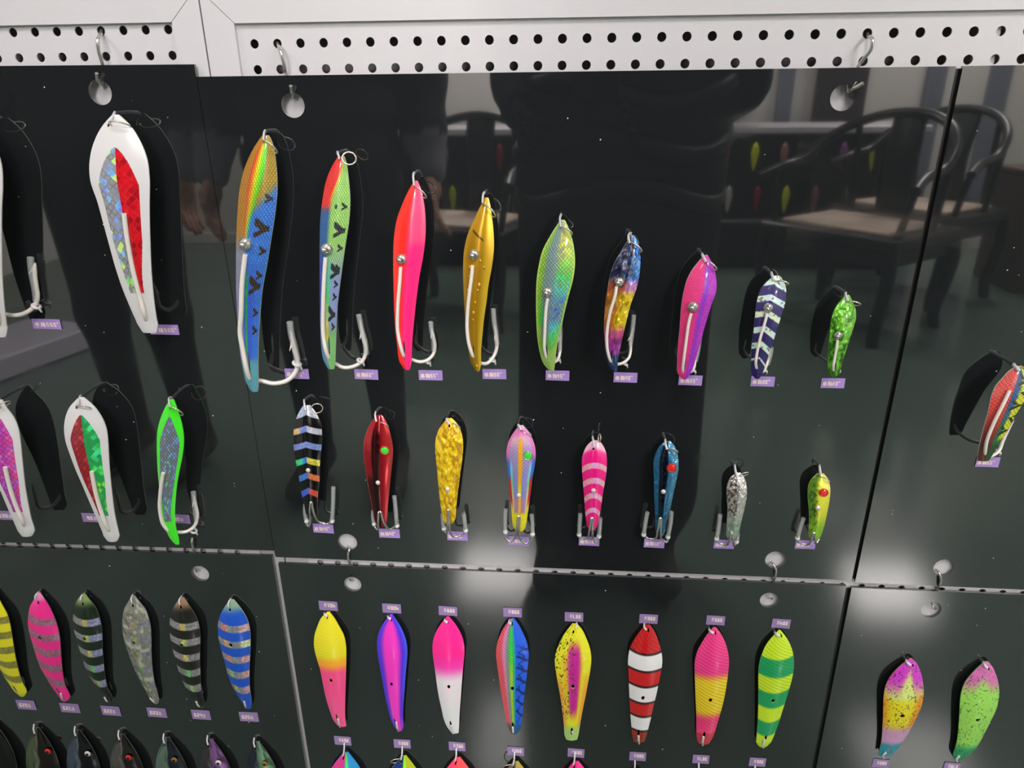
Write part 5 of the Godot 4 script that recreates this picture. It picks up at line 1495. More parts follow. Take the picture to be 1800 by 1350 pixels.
	lure("zebra","black spoon lure with rainbow chevron bands at the left end of the second row","double",Vector3(0.0096,0.7162,0),{"s":[0.2,59.8,6.5,60,-1.5,57.5,8.3,57.8,-4.6,53,11.5,53.5,-8,46.2,14.7,46.9,-10.9,37.1,16.9,37.9,-12.6,25.5,16.8,26.4,-13.3,13.7,15.2,14.7,-13.1,1.6,12.9,2.5,-12.1,-10.8,11,-9.9,-11.8,-23.6,9.3,-22.8,-11.8,-36.7,6.2,-36,-10.8,-47.5,4.4,-46.8,-10.6,-55.7,3.3,-55.1,-10.5,-61.2,2.5,-60.6,-10.3,-63.9,2,-63.4],"z":[9,14,4],"crown":0.17,"hookl":[-2.3,-46.9,18,-4.1,-56.1,18,-8.2,-73.9,10.7,-11.2,-81.1,10,-14.2,-75.1,9.3,-13,-62.3,8.7,-12.2,-57.7,8],"tubel":[-12,-55.2,8.5,-13.5,-63.9,8.5,-13.1,-74.8,8.5],"hookr":[-0.8,-46.8,18,0.2,-60.2,18,2.3,-74.9,10.7,10.9,-76.7,10,15.9,-69.4,9.3,18,-53.8,8.7,19.2,-42.8,8],"tuber":[20.4,-33.3,8.5,17.9,-53.9,8.5,14.8,-73.6,8.5],"hw":1.18,"tw":2.35,"rivet":[0.8,-7.4,20.3],"ring":[14.9,58.2,13],"rn":[23.3,99.5,58.6],"rr":5.58,"tie":[-2.1,61.1,0.6,2,61.3,10.9,3.6,56.2,13.5]})
	lure("redchrome","shiny metallic red spoon lure with a green eye","double",Vector3(0.0818,0.7065,0),{"s":[2,60.8,5.8,60.9,-0.7,58.4,7.7,58.7,-4.2,53.8,10.2,54.2,-8.4,46.9,12.6,47.5,-11.9,37.6,14.6,38.4,-14.1,25.9,16,26.9,-14.3,13.9,15,14.9,-13.4,1.6,13,2.6,-12.8,-11,11,-10.1,-11.9,-23.9,8.9,-23.1,-10.9,-37.3,6.7,-36.6,-10.2,-48.2,5.1,-47.5,-9.7,-56.5,3.9,-55.9,-8.4,-62.1,2.7,-61.6,-6.4,-64.8,1.9,-64.4],"z":[9,14,4],"crown":0.17,"hookl":[-3.5,-46.1,18,-4.6,-56.1,18,-9.4,-71.1,10.4,-12.1,-67.6,9.6,-12.9,-59.5,8.8,-11.8,-51.3,8],"tubel":[-11.7,-50.3,8.5,-12.6,-58.2,8.5,-12,-65.4,8.5],"hookr":[-0.6,-46,18,1.2,-57.3,18,5.9,-70.4,10.4,12.4,-64.4,9.6,12.8,-48.3,8.8,12.2,-35.3,8],"tuber":[12,-31.5,8.5,12.3,-48.5,8.5,12.3,-66.5,8.5],"hw":1.17,"tw":2.34,"rivet":[-0.4,-9.2,20.4],"eye":[9,26.5,18],"er":4.22,"ec":"green","ring":[8.7,51.5,12],"rn":[-30.5,-63.2,71.3],"rr":4.65,"tie":[-2.2,59.7,0.6,0,59.6,10.7,1.6,55.5,13.6]})
	lure("yellowfoil","crinkled yellow foil spoon lure, third in the second row","double",Vector3(0.1533,0.7087,0),{"s":[0.1,57,3.9,57.1,-1.9,54.8,6.5,55.1,-5.4,50.5,10,50.9,-9.3,44,13,44.7,-12,35.3,15,36.1,-12.7,24.3,15.1,25.2,-12.3,13.1,13.9,14,-11.7,1.6,12.1,2.5,-11.2,-10.3,10.4,-9.4,-10.8,-22.5,8.5,-21.7,-10.3,-35,6.7,-34.3,-9.7,-45.3,5.5,-44.6,-8.8,-53.1,4.7,-52.5,-8.1,-58.3,3.4,-57.8,-6.1,-60.9,1.3,-60.5],"z":[9,14,4],"crown":0.17,"hookl":[-2.5,-42.4,18,-3.5,-60.7,18,-7.3,-74.3,10.4,-9.7,-69.4,9.6,-10,-59.8,8.8,-9.9,-54.6,8],"tubel":[-10,-52.9,8.5,-9.9,-61.5,8.5,-9.3,-70.1,8.5],"hookr":[-0.7,-42.3,18,-1.3,-64.9,18,1.9,-78.6,10.7,10,-76.6,10,13.5,-68.5,9.3,13,-56,8.7,12.6,-48.7,8],"tuber":[12.3,-51.9,8.5,13,-60.4,8.5,13.6,-71.2,8.5],"hw":1.16,"tw":2.32,"rivet":[-1.3,-16.5,19.7],"ring":[9,50.3,12],"rn":[-43.9,-59.2,67.5],"rr":4.64,"tie":[-2.7,52.1,0.6,0.9,55.1,12.4,2.9,53,13.9],"holes":[0.012,0.060,0]})
	lure("rainbowpink","spoon lure bordered pink, blue, red and yellow with an orange centre line","double",Vector3(0.2250,0.7030,0),{"s":[-1,57.2,2.4,57.3,-2.6,55,4.4,55.2,-5.9,50.6,7.9,51.1,-9.8,44.1,11.3,44.8,-12.9,35.4,14.3,36.3,-13.7,24.4,15.2,25.4,-12.8,13.1,14,14.1,-11.9,1.6,12.1,2.5,-11,-10.3,10.9,-9.4,-10,-22.5,9.5,-21.7,-9.3,-35.1,7.9,-34.4,-8.8,-45.5,6.6,-44.8,-8,-53.3,5.4,-52.7,-6.5,-58.5,4.2,-58,-4,-61.1,2.2,-60.8],"z":[9,14,4],"crown":0.17,"hookl":[-2.4,-41.4,18,-3.6,-55.7,18,-6.4,-71.7,10.7,-11.3,-76.9,10,-15.8,-73.1,9.3,-16.9,-62.4,8.7,-15.8,-41.5,8],"tubel":[-15.7,-39.2,8.5,-16.4,-51.5,8.5,-16.4,-65.3,8.5],"hookr":[-0.6,-41.3,18,-1.4,-56.9,18,0.3,-74.2,10.7,4.8,-78.4,10,10.4,-74.6,9.3,11.2,-62.5,8.7,10.6,-46.5,8],"tuber":[10.9,-44.1,8.5,11.6,-54.3,8.5,11.8,-66.8,8.5],"hw":1.15,"tw":2.31,"rivet":[-1.2,-15.1,19.8],"eye":[7.8,28.6,17.3],"er":4.04,"ec":"green","ring":[6.1,50.3,12],"rn":[-32.2,-67.6,66.3],"rr":5.08,"tie":[-3.1,52.9,0.6,-0.8,56.7,11.2,1.2,54,13.1],"holes":[0.054,0.050,0]})
	lure("pinkstripe","hot pink spoon lure with pale glitter bands in the second row","double",Vector3(0.2979,0.6981,0),{"s":[-1.8,48.1,2.6,48.3,-4.2,46.3,5,46.6,-7.7,42.6,7.6,43.1,-10.4,37.1,10.3,37.8,-12.2,29.8,11.8,30.7,-12.2,20.6,12,21.5,-11.4,11.1,11.5,12,-10.5,1.4,10.3,2.2,-9.5,-8.6,9.2,-7.8,-8.5,-19,8.3,-18.3,-7.6,-29.6,7.3,-29,-6.5,-38.4,6.3,-37.8,-5.5,-45,5.2,-44.5,-4,-49.4,3.7,-49.1,-1.6,-51.5,2.5,-51.4],"z":[9,14,4],"crown":0.17,"hookl":[-1.6,-35.2,18,-2.9,-48.7,18,-5.8,-63,10.7,-9.5,-65,10,-13.4,-59,9.3,-12.9,-49.8,8.7,-12.3,-38.7,8],"tubel":[-12.3,-36.3,8.5,-12.6,-48.6,8.5,-12.9,-60.3,8.5],"hookr":[0.4,-35.1,18,0.3,-51.3,18,2,-64.3,10.7,5.4,-68.5,10,7.6,-62.2,9.3,8.1,-53,8.7,8.1,-43.2,8],"tuber":[8,-40.2,8.5,7.8,-51.7,8.5,7.4,-61.4,8.5],"hw":1.15,"tw":2.30,"rivet":[-0.4,-1.7,19.6],"ring":[3.9,52.3,12],"rn":[-97,11.4,21.3],"rr":4.06,"tie":[-2.5,47.4,0.6,-1.8,47.7,11.9,-1.2,44,14.3],"holes":[-0.149,0.082,0]})
	lure("bluechrome","shiny metallic blue spoon lure with a red eye","double",Vector3(0.3667,0.6973,0),{"s":[-0.8,50.2,2.9,50.4,-3.5,48.3,4.8,48.6,-6.8,44.5,7.6,45,-9.5,38.8,9.9,39.4,-11.6,31.1,11.7,32,-11.5,21.5,12.3,22.4,-10.6,11.7,11.3,12.5,-10,1.5,9.9,2.3,-9.2,-9,8.6,-8.2,-8.1,-19.8,7.5,-19.1,-6.9,-30.9,6,-30.3,-6.2,-40,4.5,-39.5,-5.5,-46.9,4.1,-46.5,-4.4,-51.5,3.5,-51.2,-2.9,-53.8,2.9,-53.5],"z":[9,14,4],"crown":0.17,"hookl":[-2.7,-31.4,18,-3.7,-44.7,18,-6.5,-60.3,10.7,-12.2,-60,10,-15.9,-55.1,9.3,-15.3,-44.6,8.7,-13.9,-32.9,8],"tubel":[-13.9,-30.6,8.5,-15.2,-43.4,8.5,-16,-56.3,8.5],"hookr":[-1,-31.3,18,-0.6,-45.9,18,3.8,-61.5,10.7,7.3,-63.8,10,8.8,-56.7,9.3,9.7,-44.8,8.7,9.8,-31.9,8],"tuber":[9.8,-28.9,8.5,9.8,-42.3,8.5,8.4,-57.9,8.5],"hw":1.14,"tw":2.28,"rivet":[-1.3,0.5,19.5],"eye":[5.1,25.7,16.8],"er":3.99,"ec":"red","ring":[5.3,42.1,12],"rn":[-32.8,-70.7,62.6],"rr":5.50,"tie":[-0.6,47.3,0.6,-1.6,48.2,12.7,-0.3,44.4,14.7]})
	lure("silver","small plain silver spoon lure in the second row","double",Vector3(0.4372,0.6810,0),{"s":[-1.2,34.6,1.7,34.7,-3,33.3,2.9,33.5,-6.2,30.6,5.1,31.1,-8.4,26.7,7.1,27.3,-9.8,21.6,8.5,22.3,-10,15,9.3,15.8,-9.3,8.3,9.3,9,-8.1,1.3,8.7,2,-7.4,-6,8.1,-5.3,-7.1,-13.6,7.3,-13,-6.5,-21.4,6.8,-20.8,-5.9,-27.9,6.5,-27.3,-5.6,-32.8,6.2,-32.2,-4.8,-36.1,5.4,-35.6,-3.9,-37.7,4.6,-37.3],"z":[9,14,4],"crown":0.17,"hookl":[-2.2,-29.1,18,-2.8,-37.2,18,-5.1,-47.5,10.7,-10.6,-45.7,10,-13.6,-39.5,9.3,-13,-29.1,8.7,-12.5,-18.8,8],"tubel":[-12.5,-13.9,8.5,-12.6,-26.5,8.5,-13.3,-41.4,8.5],"hookr":[-0.8,-29.1,18,0.8,-37,18,5.1,-47.4,10,7.1,-42.8,9,7,-37.4,8],"tuber":[6.6,-35.1,8.5,7,-39.1,8.5,6.6,-43.9,8.5],"hw":1.14,"tw":2.28,"ring":[4.7,34.6,12],"rn":[30.8,-60,73.8],"rr":4.51,"tie":[-2.1,37.9,0.6,-3.2,37.2,10.4,-1.4,30.9,14.3]})
	lure("limechrome","small shiny lime spoon lure with a red eye, last of the second row","double",Vector3(0.5156,0.6829,0),{"s":[-4,34.6,1.5,34.8,-5.3,33.3,2.9,33.6,-7.7,30.7,5.1,31.2,-10.2,26.8,7,27.4,-11.7,21.6,8.5,22.4,-11.7,15,9.2,15.8,-10.8,8.2,9.2,9.1,-9.4,1.2,9,2,-8,-6.1,8.7,-5.3,-6.9,-13.6,8.6,-13,-5.8,-21.5,8.3,-20.9,-4.9,-28,7.7,-27.4,-4,-32.9,7.1,-32.3,-2.8,-36.1,6.3,-35.7,-1.3,-37.7,5.4,-37.4],"z":[9,14,4],"crown":0.17,"hookl":[-1.9,-27.4,18,-2.6,-35.3,18,-4.6,-45.3,10.7,-11.2,-42.5,10,-13.4,-36.4,9.3,-12,-27.4,8.7,-10.2,-19.1,8],"tubel":[-10,-16.2,8.5,-11.6,-26.1,8.5,-12.6,-38.9,8.5],"hookr":[-0.2,-27.3,18,1,-33.8,18,6.5,-43.2,9.3,8.5,-40.3,8],"hw":1.13,"tw":2.26,"rivet":[-2.1,2.6,19.2],"eye":[1.7,18.2,16.6],"er":3.67,"ec":"red","ring":[2,30,12],"rn":[-47,-69.8,54.1],"rr":5.24,"tie":[-0.3,38.5,0.6,-3.3,39.9,11.3,-2.2,35.3,11.9]})
	lure("whitered","large white spoon lure with silver and red foil inlay","frame",Vector3(-0.1221,0.9533,0),{"s":[1.9,93.4,7,93.3,-2.7,89.9,11.4,89.8,-10,83,17.4,82.8,-17.8,72.5,23,72.3,-24.4,58.3,27.1,58.1,-27.5,40.1,26.7,40.1,-24.5,21.7,23.5,21.7,-22.8,2.8,20.3,3,-21.4,-16.5,17.2,-16.3,-20.1,-36.4,14,-36,-17.8,-56.7,11.3,-56.3,-14.7,-73.3,9.5,-73,-12,-86,8.6,-85.7,-9.9,-94.6,8.2,-94.3,-7.3,-98.9,5.5,-98.7],"z":[20,27,4],"crown":0.09,"hook":[2,12.6,32.8,0.4,-7.4,33.1,-0.7,-35.7,32.8,-0.2,-62.5,31.9,0.4,-80.5,31,-1.1,-85.9,27.7,-6.4,-90,20,-9.8,-85.9,13.5,-10.4,-72.2,10.5,-10.5,-59.2,9.5],"hw":2.10,"ring":[9,84.9,23.2],"rn":[-7.1,-91.1,40.7],"rr":8.43,"tie":[-8.2,93.9,0.6,2.9,91.1,22.3,1,87.8,23.2],"holes":[-0.458,0.036,0]})
	lure("whitered","white spoon lure cut off by the upper left picture edge","frame",Vector3(-0.2644,0.9485,0),{"s":[12.3,95.5,17.6,95.5,7.2,92,21.7,91.9,-1.2,84.9,27.2,84.8,-10.4,74.2,31.8,74,-18.9,59.7,34.4,59.5,-24.2,41.2,31.9,41.1,-23.1,22.3,26.5,22.4,-23.2,2.9,21.3,3.1,-23.8,-16.9,16.1,-16.6,-24.5,-37.2,10.6,-36.8,-24.4,-58,5.5,-57.7,-23,-75.1,1.8,-74.7,-21.6,-88.1,-0.6,-87.8,-20.5,-96.9,-2.2,-96.6,-18.6,-101.4,-5.8,-101.1],"z":[20,27,4],"crown":0.09,"hook":[5.5,13,33,2.2,-7.4,33.2,-1.4,-36.5,32.8,-3.4,-64,31.8,-4.7,-82.4,30.8,-7.3,-88.1,27.4,-13.1,-87.8,21,-10.1,-78.9,18.4,-7.2,-81.8,15.8,1,-83.1,13.3,11.8,-79.7,10.7,17.7,-74.6,8.1,22,-65.3,6.5,23.1,-56.9,6.5,25.2,-43,6.5,28.5,-33.1,6.5],"hw":2.15,"tube":[25.2,-28.1,6.8,22.5,-42.9,6.8,21.4,-59.6,6.8,19.5,-71,6.8],"tw":3.11,"knot":[18,-75.7,7],"ring":[19.5,87.5,23.2],"rn":[-9.2,-87.4,47.7],"rr":8.47,"tie":[-4.5,96.7,0.6,10.3,94.4,21.5,8.1,90.7,22.3]})
	lure("whitepink","white spoon lure with purple and pink foil at the left picture edge","frame",Vector3(-0.3083,0.7010,0),{"s":[4.9,77,8.9,77.1,2.6,74,9.8,74.2,-3.2,68.2,12.3,68.6,-10.8,59.3,17.3,60.1,-17.8,47.5,20.6,48.7,-21.9,32.6,20.3,33.9,-22.1,17.4,18.5,18.8,-20.5,1.9,16.3,3.2,-17.9,-14,13.8,-12.8,-15.9,-30.4,11.6,-29.2,-14.4,-47.2,9.6,-46.2,-13.1,-61,8.2,-60,-12.2,-71.5,8,-70.5,-11.2,-78.5,6.1,-77.7,-8.9,-82,1.2,-81.5],"z":[20,27,4],"crown":0.09,"hook":[1.3,6.5,32.3,-0.4,-20.7,32.3,-0.2,-43.7,31.7,1.2,-60,31.1,-1.2,-66.7,27.8,-9.2,-74.3,20,-13.8,-70.7,13.5,-13.3,-53.7,10.5,-12,-37.1,9.5],"hw":2.21,"ring":[12.4,73.4,23.2],"rn":[51.7,-80.3,29.7],"rr":6.55,"tie":[-11.2,68.2,0.6,6.7,73.5,22.8,6.2,70,23.8]})
	lure("whiterg","white spoon lure with red and green foil inlay","frame",Vector3(-0.2146,0.7027,0),{"s":[-1.5,80.3,3,80.4,-5.4,77.2,6.6,77.5,-12,71.1,12.5,71.7,-18,61.9,18.1,62.9,-22.4,49.6,22,50.9,-23.9,34,21.9,35.5,-22,18.3,19.9,19.7,-19.6,2.1,17.7,3.4,-16.5,-14.5,15.6,-13.3,-13.9,-31.6,13.5,-30.5,-11.4,-49.2,11.4,-48.3,-9.4,-63.7,10.5,-62.8,-8.1,-74.7,10,-73.8,-7.6,-82.1,8.8,-81.3,-4.2,-85.7,4.6,-85.2],"z":[20,27,4],"crown":0.09,"hook":[1.6,3.2,32.4,0.1,-18.8,32.3,-0.2,-41.5,31.6,1.4,-63,30.9,0.8,-70.5,27.6,-5.8,-78,20,-9.7,-74.5,13.5,-9.7,-57.7,10.5,-9.1,-41.2,9.5],"hw":2.18,"ring":[4.4,70.4,23.2],"rn":[-2.7,-69.3,72.1],"rr":6.37,"tie":[-13.6,72.1,0.6,0.1,78,22.8,-0.6,73.9,24.2],"holes":[-0.269,0.058,0]})
	lure("limeframe","bright green spoon lure with silver glitter inlay on the left board","frame",Vector3(-0.1330,0.7027,0),{"s":[12.2,80.4,15.5,80.5,9.6,77.4,16.6,77.6,5.4,71.3,17.9,71.7,0.4,62.2,19.9,62.8,-4.7,50,21.4,50.8,-8,34.5,20.5,35.4,-10.3,18.7,16.4,19.6,-12.3,2.4,10.6,3.3,-14,-14.3,5.1,-13.5,-16.8,-31.6,0.3,-30.9,-19.3,-49.3,-3.8,-48.6,-18.1,-63.7,-5.8,-63.2,-16.1,-74.7,-5.6,-74.2,-13.7,-82,-5.9,-81.6,-10.7,-85.6,-6.6,-85.4],"z":[20,27,4],"crown":0.09,"hook":[-4.4,3.5,30.6,-11.5,-17.1,30.2,-17.8,-43.4,29.6,-17.7,-59.3,29.3,-15.6,-69,26.6,-17.4,-74.6,21,-11.9,-76.9,17.1,-4.5,-78.2,13.3,2.1,-75,9.4,7.5,-62.1,6.5,8,-47.8,6.5,8.4,-37.2,6.5],"hw":1.92,"tube":[8.6,-32.6,6.8,7.1,-47.7,6.8,5.7,-67.4,6.8],"tw":2.79,"knot":[0.1,-81.2,7],"ring":[18,69.3,23.2],"rn":[-27.3,-55.5,78.6],"rr":7.17,"tie":[2.1,73.4,0.6,11.7,77.9,22.2,13.1,73.2,23.6]})
	lure("macksmall","tilted spoon lure red and yellow green with black bars on the right board","frame",Vector3(0.6543,0.7918,0),{"s":[5.5,43.5,9.8,43.6,3,41.8,11.7,42,-1,38.5,14.7,38.8,-4.7,33.5,16.8,34,-9.5,26.8,18.3,27.5,-12.2,18.4,17.2,19.2,-12.8,9.9,14.2,10.6,-12.8,1.1,10.9,1.8,-13.4,-7.9,8.7,-7.2,-13.5,-17.2,6.4,-16.5,-13.3,-26.7,3.7,-26.1,-12.8,-34.5,1.6,-34,-12.3,-40.4,0.3,-39.9,-11.5,-44.3,-0.8,-43.9,-10.8,-46.3,-1.3,-46],"z":[20,27,4],"crown":0.09,"hook":[-0.7,24.2,28.8,-4.3,11.4,30.6,-8.4,-6.7,31.3,-9.9,-24.6,30.8,-6.5,-39.1,27,-3.1,-43.2,21,6.2,-47,15.2,15.9,-44.3,9.4,18.9,-34.7,6.5,23.7,-14.1,6.5],"hw":1.57,"knot":[17.1,-46,7],"tie":[15.1,37.2,0.6,4,42.5,22.4,6,40.5,23.6]})
	lure("yellowpink","yellow spoon blank turning pink towards its tail","blank",Vector3(0.0035,0.4360,0),{"s":[0.8,82.1,2.9,82.2,-2.8,79,5.1,79.5,-7.8,72.8,8.6,73.8,-12,63.7,12.6,65.3,-16.5,51.4,17.5,53.6,-18.6,35.9,19.3,38.4,-17.3,20,18.3,22.4,-14.9,3.4,16.4,5.6,-14.1,-14,14.3,-11.9,-13.7,-32.2,11.8,-30.3,-12.6,-51.2,9.2,-49.5,-11,-66.7,7.2,-65.3,-9.4,-78.6,6,-77.4,-6.7,-86.5,5.8,-85.5,-4.1,-90.4,5.8,-89.6],"z":[4,4.5,5.5],"crown":0.12,"tie":[-4.6,76.6,0.6,-1.4,79.5,6.5,1.5,78.7,7.6],"tie2":[-1.6,-74.2,8.5,-1.7,-81.6,7.5,-3.8,-95.7,0.8],"holes":[0.036,0.042,0,-0.164,0.589,1,-0.167,0.920,2]})
	lure("violet","violet blue spoon blank with a magenta centre","blank",Vector3(0.0758,0.4359,0),{"s":[1,83.5,3.1,83.6,-1.3,80.4,4.7,80.8,-5.7,74.2,8.2,75,-11,64.9,12.6,66.4,-15.3,52.4,16.6,54.5,-16.7,36.6,18.5,39,-15.9,20.4,17.1,22.7,-14.7,3.5,14.7,5.6,-13.7,-14.2,12.5,-12.2,-12.8,-32.7,10.1,-30.9,-11.5,-51.9,7.6,-50.4,-10.1,-67.8,5.9,-66.5,-7.9,-79.9,5.2,-78.8,-5,-87.9,4.6,-87.1,-2.8,-91.8,2.1,-91.4],"z":[4,4.5,5.5],"crown":0.12,"tie":[-3.3,77.1,0.6,0.3,79.9,7,2.3,79.5,7.4],"tie2":[-2.3,-73.6,8.5,-2.4,-81,7.5,-3.4,-96,0.8],"holes":[0.128,0.040,0,-0.148,0.585,1,-0.256,0.913,2]})
	lure("pinkwhite","hot pink spoon blank fading to white","blank",Vector3(0.1415,0.4372,0),{"s":[-0.6,82.5,1.2,82.6,-2.5,79.5,3.9,79.9,-7.1,73.3,8.1,74.3,-12.5,64.1,13,65.7,-16.8,51.8,17.1,54,-18.2,36.2,18.4,38.6,-17.2,20.1,16.9,22.5,-16.1,3.4,15.1,5.7,-15.3,-14.1,13.4,-12,-14,-32.4,11.7,-30.5,-12,-51.5,9.7,-49.7,-10.5,-67.2,8.3,-65.6,-7.7,-79.1,7.4,-77.8,-4.4,-87,6.6,-86.1,-2.2,-90.9,6.1,-90.2],"z":[4,4.5,5.5],"crown":0.12,"tie":[-4.1,75.3,0.6,-1.4,78.3,7.2,0.9,77.9,7.8],"tie2":[-1.1,-74.5,8.5,-1,-82,7.4,-1.4,-95.8,0.8],"holes":[0.033,0.048,0,-0.076,0.591,1,-0.171,0.919,2]})
	lure("mackblue","spoon blank with salmon, green and wavy marked blue stripes","blank",Vector3(0.2145,0.4400,0),{"s":[-1.3,81.6,1.5,81.8,-3.8,78.5,3.6,79,-8,72.5,7.1,73.4,-12.6,63.4,11.1,64.9,-16.7,51.2,15.7,53.3,-18.7,35.8,18.1,38.3,-17.7,19.9,17.3,22.4,-16.1,3.4,15.9,5.7,-14.6,-13.9,14.1,-11.8,-12.6,-32,12.4,-30.1,-10.5,-50.8,10.9,-49.1,-8.9,-66.4,9.7,-64.9,-6.6,-78.2,8.4,-77,-4.2,-86.1,6,-85.3,-1.9,-90,2.2,-89.7],"z":[4,4.5,5.5],"crown":0.12,"tie":[-3.8,76.5,0.6,-3.2,77.6,7,-1,77.7,7.6],"tie2":[-0.8,-73.5,8.5,-0.8,-80.6,7.5,-0.9,-94,0.8],"holes":[0.017,0.040,0,-0.053,0.593,1,-0.235,0.913,2]})
	lure("yellowtrout","yellow spoon blank with magenta centre and black specks","blank",Vector3(0.2829,0.4375,0),{"s":[-2.4,81.3,2.1,81.6,-4.3,78.3,4.7,78.9,-8.1,72.3,8.9,73.3,-13.1,63.2,12.8,64.9,-17.8,51,17.1,53.3,-20.9,35.5,19.6,38.3,-19.8,19.7,18.9,22.5,-17.4,3.3,17.1,5.8,-14.7,-13.9,15.2,-11.6,-12.5,-31.9,13,-29.9,-10.5,-50.7,10.9,-49,-9.1,-66.2,9.5,-64.7,-8.5,-78.2,8.6,-76.8,-7.6,-86.2,7.7,-84.9,-5.9,-90.2,6.8,-89.1],"z":[4,4.5,5.5],"crown":0.12,"tie":[2.1,79.2,0.6,2.5,80.7,6.4,1.4,78.9,7.4],"tie2":[0.5,-72.1,8.9,1.7,-76.1,8.4,1.5,-87.6,0.8],"holes":[-0.201,0.055,0,0.042,0.528,1,-0.040,0.924,2]})
	lure("redwhite","red and white banded spoon blank with thin black lines","blank",Vector3(0.3618,0.4408,0),{"s":[-1.8,81.2,2.1,81.5,-3.9,78.2,4.6,78.8,-7.9,72.2,8.1,73.2,-12.7,63.2,11.8,64.8,-17.4,51,15.7,53.2,-18.9,35.6,18.4,38.2,-17.7,19.9,18,22.4,-16.5,3.4,16.5,5.8,-15,-13.9,14.9,-11.6,-13.4,-31.9,12.9,-29.8,-11.5,-50.7,11.4,-48.9,-9.7,-66.3,9.8,-64.6,-8.3,-78.1,8.6,-76.7,-6.7,-86.1,7.4,-84.9,-5.5,-90.1,6.5,-89.1],"z":[4,4.5,5.5],"crown":0.12,"tie":[-2.9,79.3,0.6,-3.4,79.3,6.3,-1.2,77.5,7.7],"tie2":[-1.3,-75.9,8.5,-0.8,-82.8,7.6,1.1,-96.9,0.8],"holes":[0.132,0.043,0,-0.050,0.595,1,-0.106,0.927,2]})
	lure("pinkyellow","ribbed pink spoon blank with a yellow middle","blank",Vector3(0.4352,0.4430,0),{"s":[-3,80,-0.5,80.2,-5.1,77.1,1.8,77.5,-8.7,71.2,5.8,72.1,-12.9,62.3,10.2,63.8,-17.6,50.3,14.2,52.4,-19.7,35.1,16.9,37.7,-18.6,19.6,17.2,22.1,-16.9,3.3,17.1,5.9,-15,-13.7,16.6,-11.2,-12.8,-31.4,15.4,-29.2,-10.7,-50,13.7,-48,-9.2,-65.4,12.3,-63.6,-7.8,-77.1,10.8,-75.6,-6,-85,8.9,-83.7,-3.8,-88.8,7.6,-87.8],"z":[4,4.5,5.5],"crown":0.12,"tie":[-6.5,74.6,0.6,-5.7,76.2,6.7,-2.9,75.7,7.7],"tie2":[-0.8,-72.8,8.8,-0.9,-80.5,7.8,1.5,-95.4,0.8],"holes":[0.134,0.044,0,-0.056,0.601,1,-0.085,0.925,2]})
	lure("limegreen","lime and green banded spoon blank at the right of its row","blank",Vector3(0.5031,0.4435,0),{"s":[-2.3,80.1,-0.5,80.2,-4.3,77.2,1.8,77.6,-8.3,71.2,6.1,72.2,-13.3,62.3,11.1,63.9,-16.8,50.4,15.4,52.6,-18.7,35.2,17.9,37.8,-17.9,19.6,18.1,22.3,-16,3.4,16.9,5.9,-14.1,-13.6,15.4,-11.3,-12.2,-31.4,13.8,-29.3,-10.3,-50,12.5,-48.1,-9.1,-65.4,10.9,-63.7,-8,-77.2,9.4,-75.7,-6.6,-85.1,7.2,-83.9,-2.1,-88.8,4.1,-88.2],"z":[4,4.5,5.5],"crown":0.12,"tie":[-4.8,74.2,0.6,-4.7,76.5,6.8,-1.9,75.9,7.7],"tie2":[-0.1,-71.7,8.9,-0.6,-79.3,8,2.5,-93.7,0.8],"holes":[0.264,0.045,0,0.044,0.593,1,0.065,0.917,2]})
	lure("troutpink","spoon blank with magenta head and teal tail on the lower right board","blank",Vector3(0.6416,0.4285,0),{"s":[-0.3,66.4,1.6,66.5,-2.7,63.9,3.9,64.3,-7.2,58.9,7.8,60,-12.9,51.5,11.4,53.2,-18.1,41.6,15,44,-20.9,29.1,18.1,32,-20.7,16.2,20.1,19.3,-18.9,2.8,20.5,5.9,-16.5,-11.4,19,-8.5,-14.2,-26.2,16.8,-23.6,-11.6,-41.8,14.5,-39.5,-10,-54.7,11.9,-52.8,-9.4,-64.6,9.2,-63,-9.1,-71.3,6.5,-69.9,-8.9,-74.7,5,-73.5],"z":[4,4.5,5.5],"crown":0.12,"tie":[-2.1,60.9,0.6,-3.9,63.3,7.2,-0.9,61.3,8.6],"tie2":[-3.3,-66.2,8.1,-4.8,-70.2,7.4,0,-83.1,0.8],"holes":[0.304,0.068,0,-0.016,0.563,1,0.020,0.963,2]})
	lure("troutgreen","lime spoon blank with pink head and dark green tail on the lower right board","blank",Vector3(0.7202,0.4286,0),{"s":[-2.9,67.3,0.5,67.5,-5,64.8,2.4,65.3,-8.8,59.8,6,60.9,-13.6,52.3,9.8,54,-18.5,42.3,13.7,44.6,-20.6,29.6,17.1,32.4,-19.8,16.5,18.9,19.5,-17.5,2.9,19,5.8,-15,-11.4,17.5,-8.8,-12.3,-26.5,16.2,-24.1,-9.6,-42.3,14.9,-40.2,-8.3,-55.5,13.2,-53.6,-7.8,-65.6,10,-64,-5.9,-72.3,5.8,-71.2,-3.3,-75.5,3.9,-74.9],"z":[4,4.5,5.5],"crown":0.12,"tie":[-2.4,63.3,0.6,-4.5,65.2,7.2,-1.8,62.6,8.3],"tie2":[-3,-64.8,8.1,-3.9,-69.6,7.1,1.6,-81.3,0.8],"holes":[0.397,0.063,0,0.032,0.555,1,-0.065,0.942,2]})
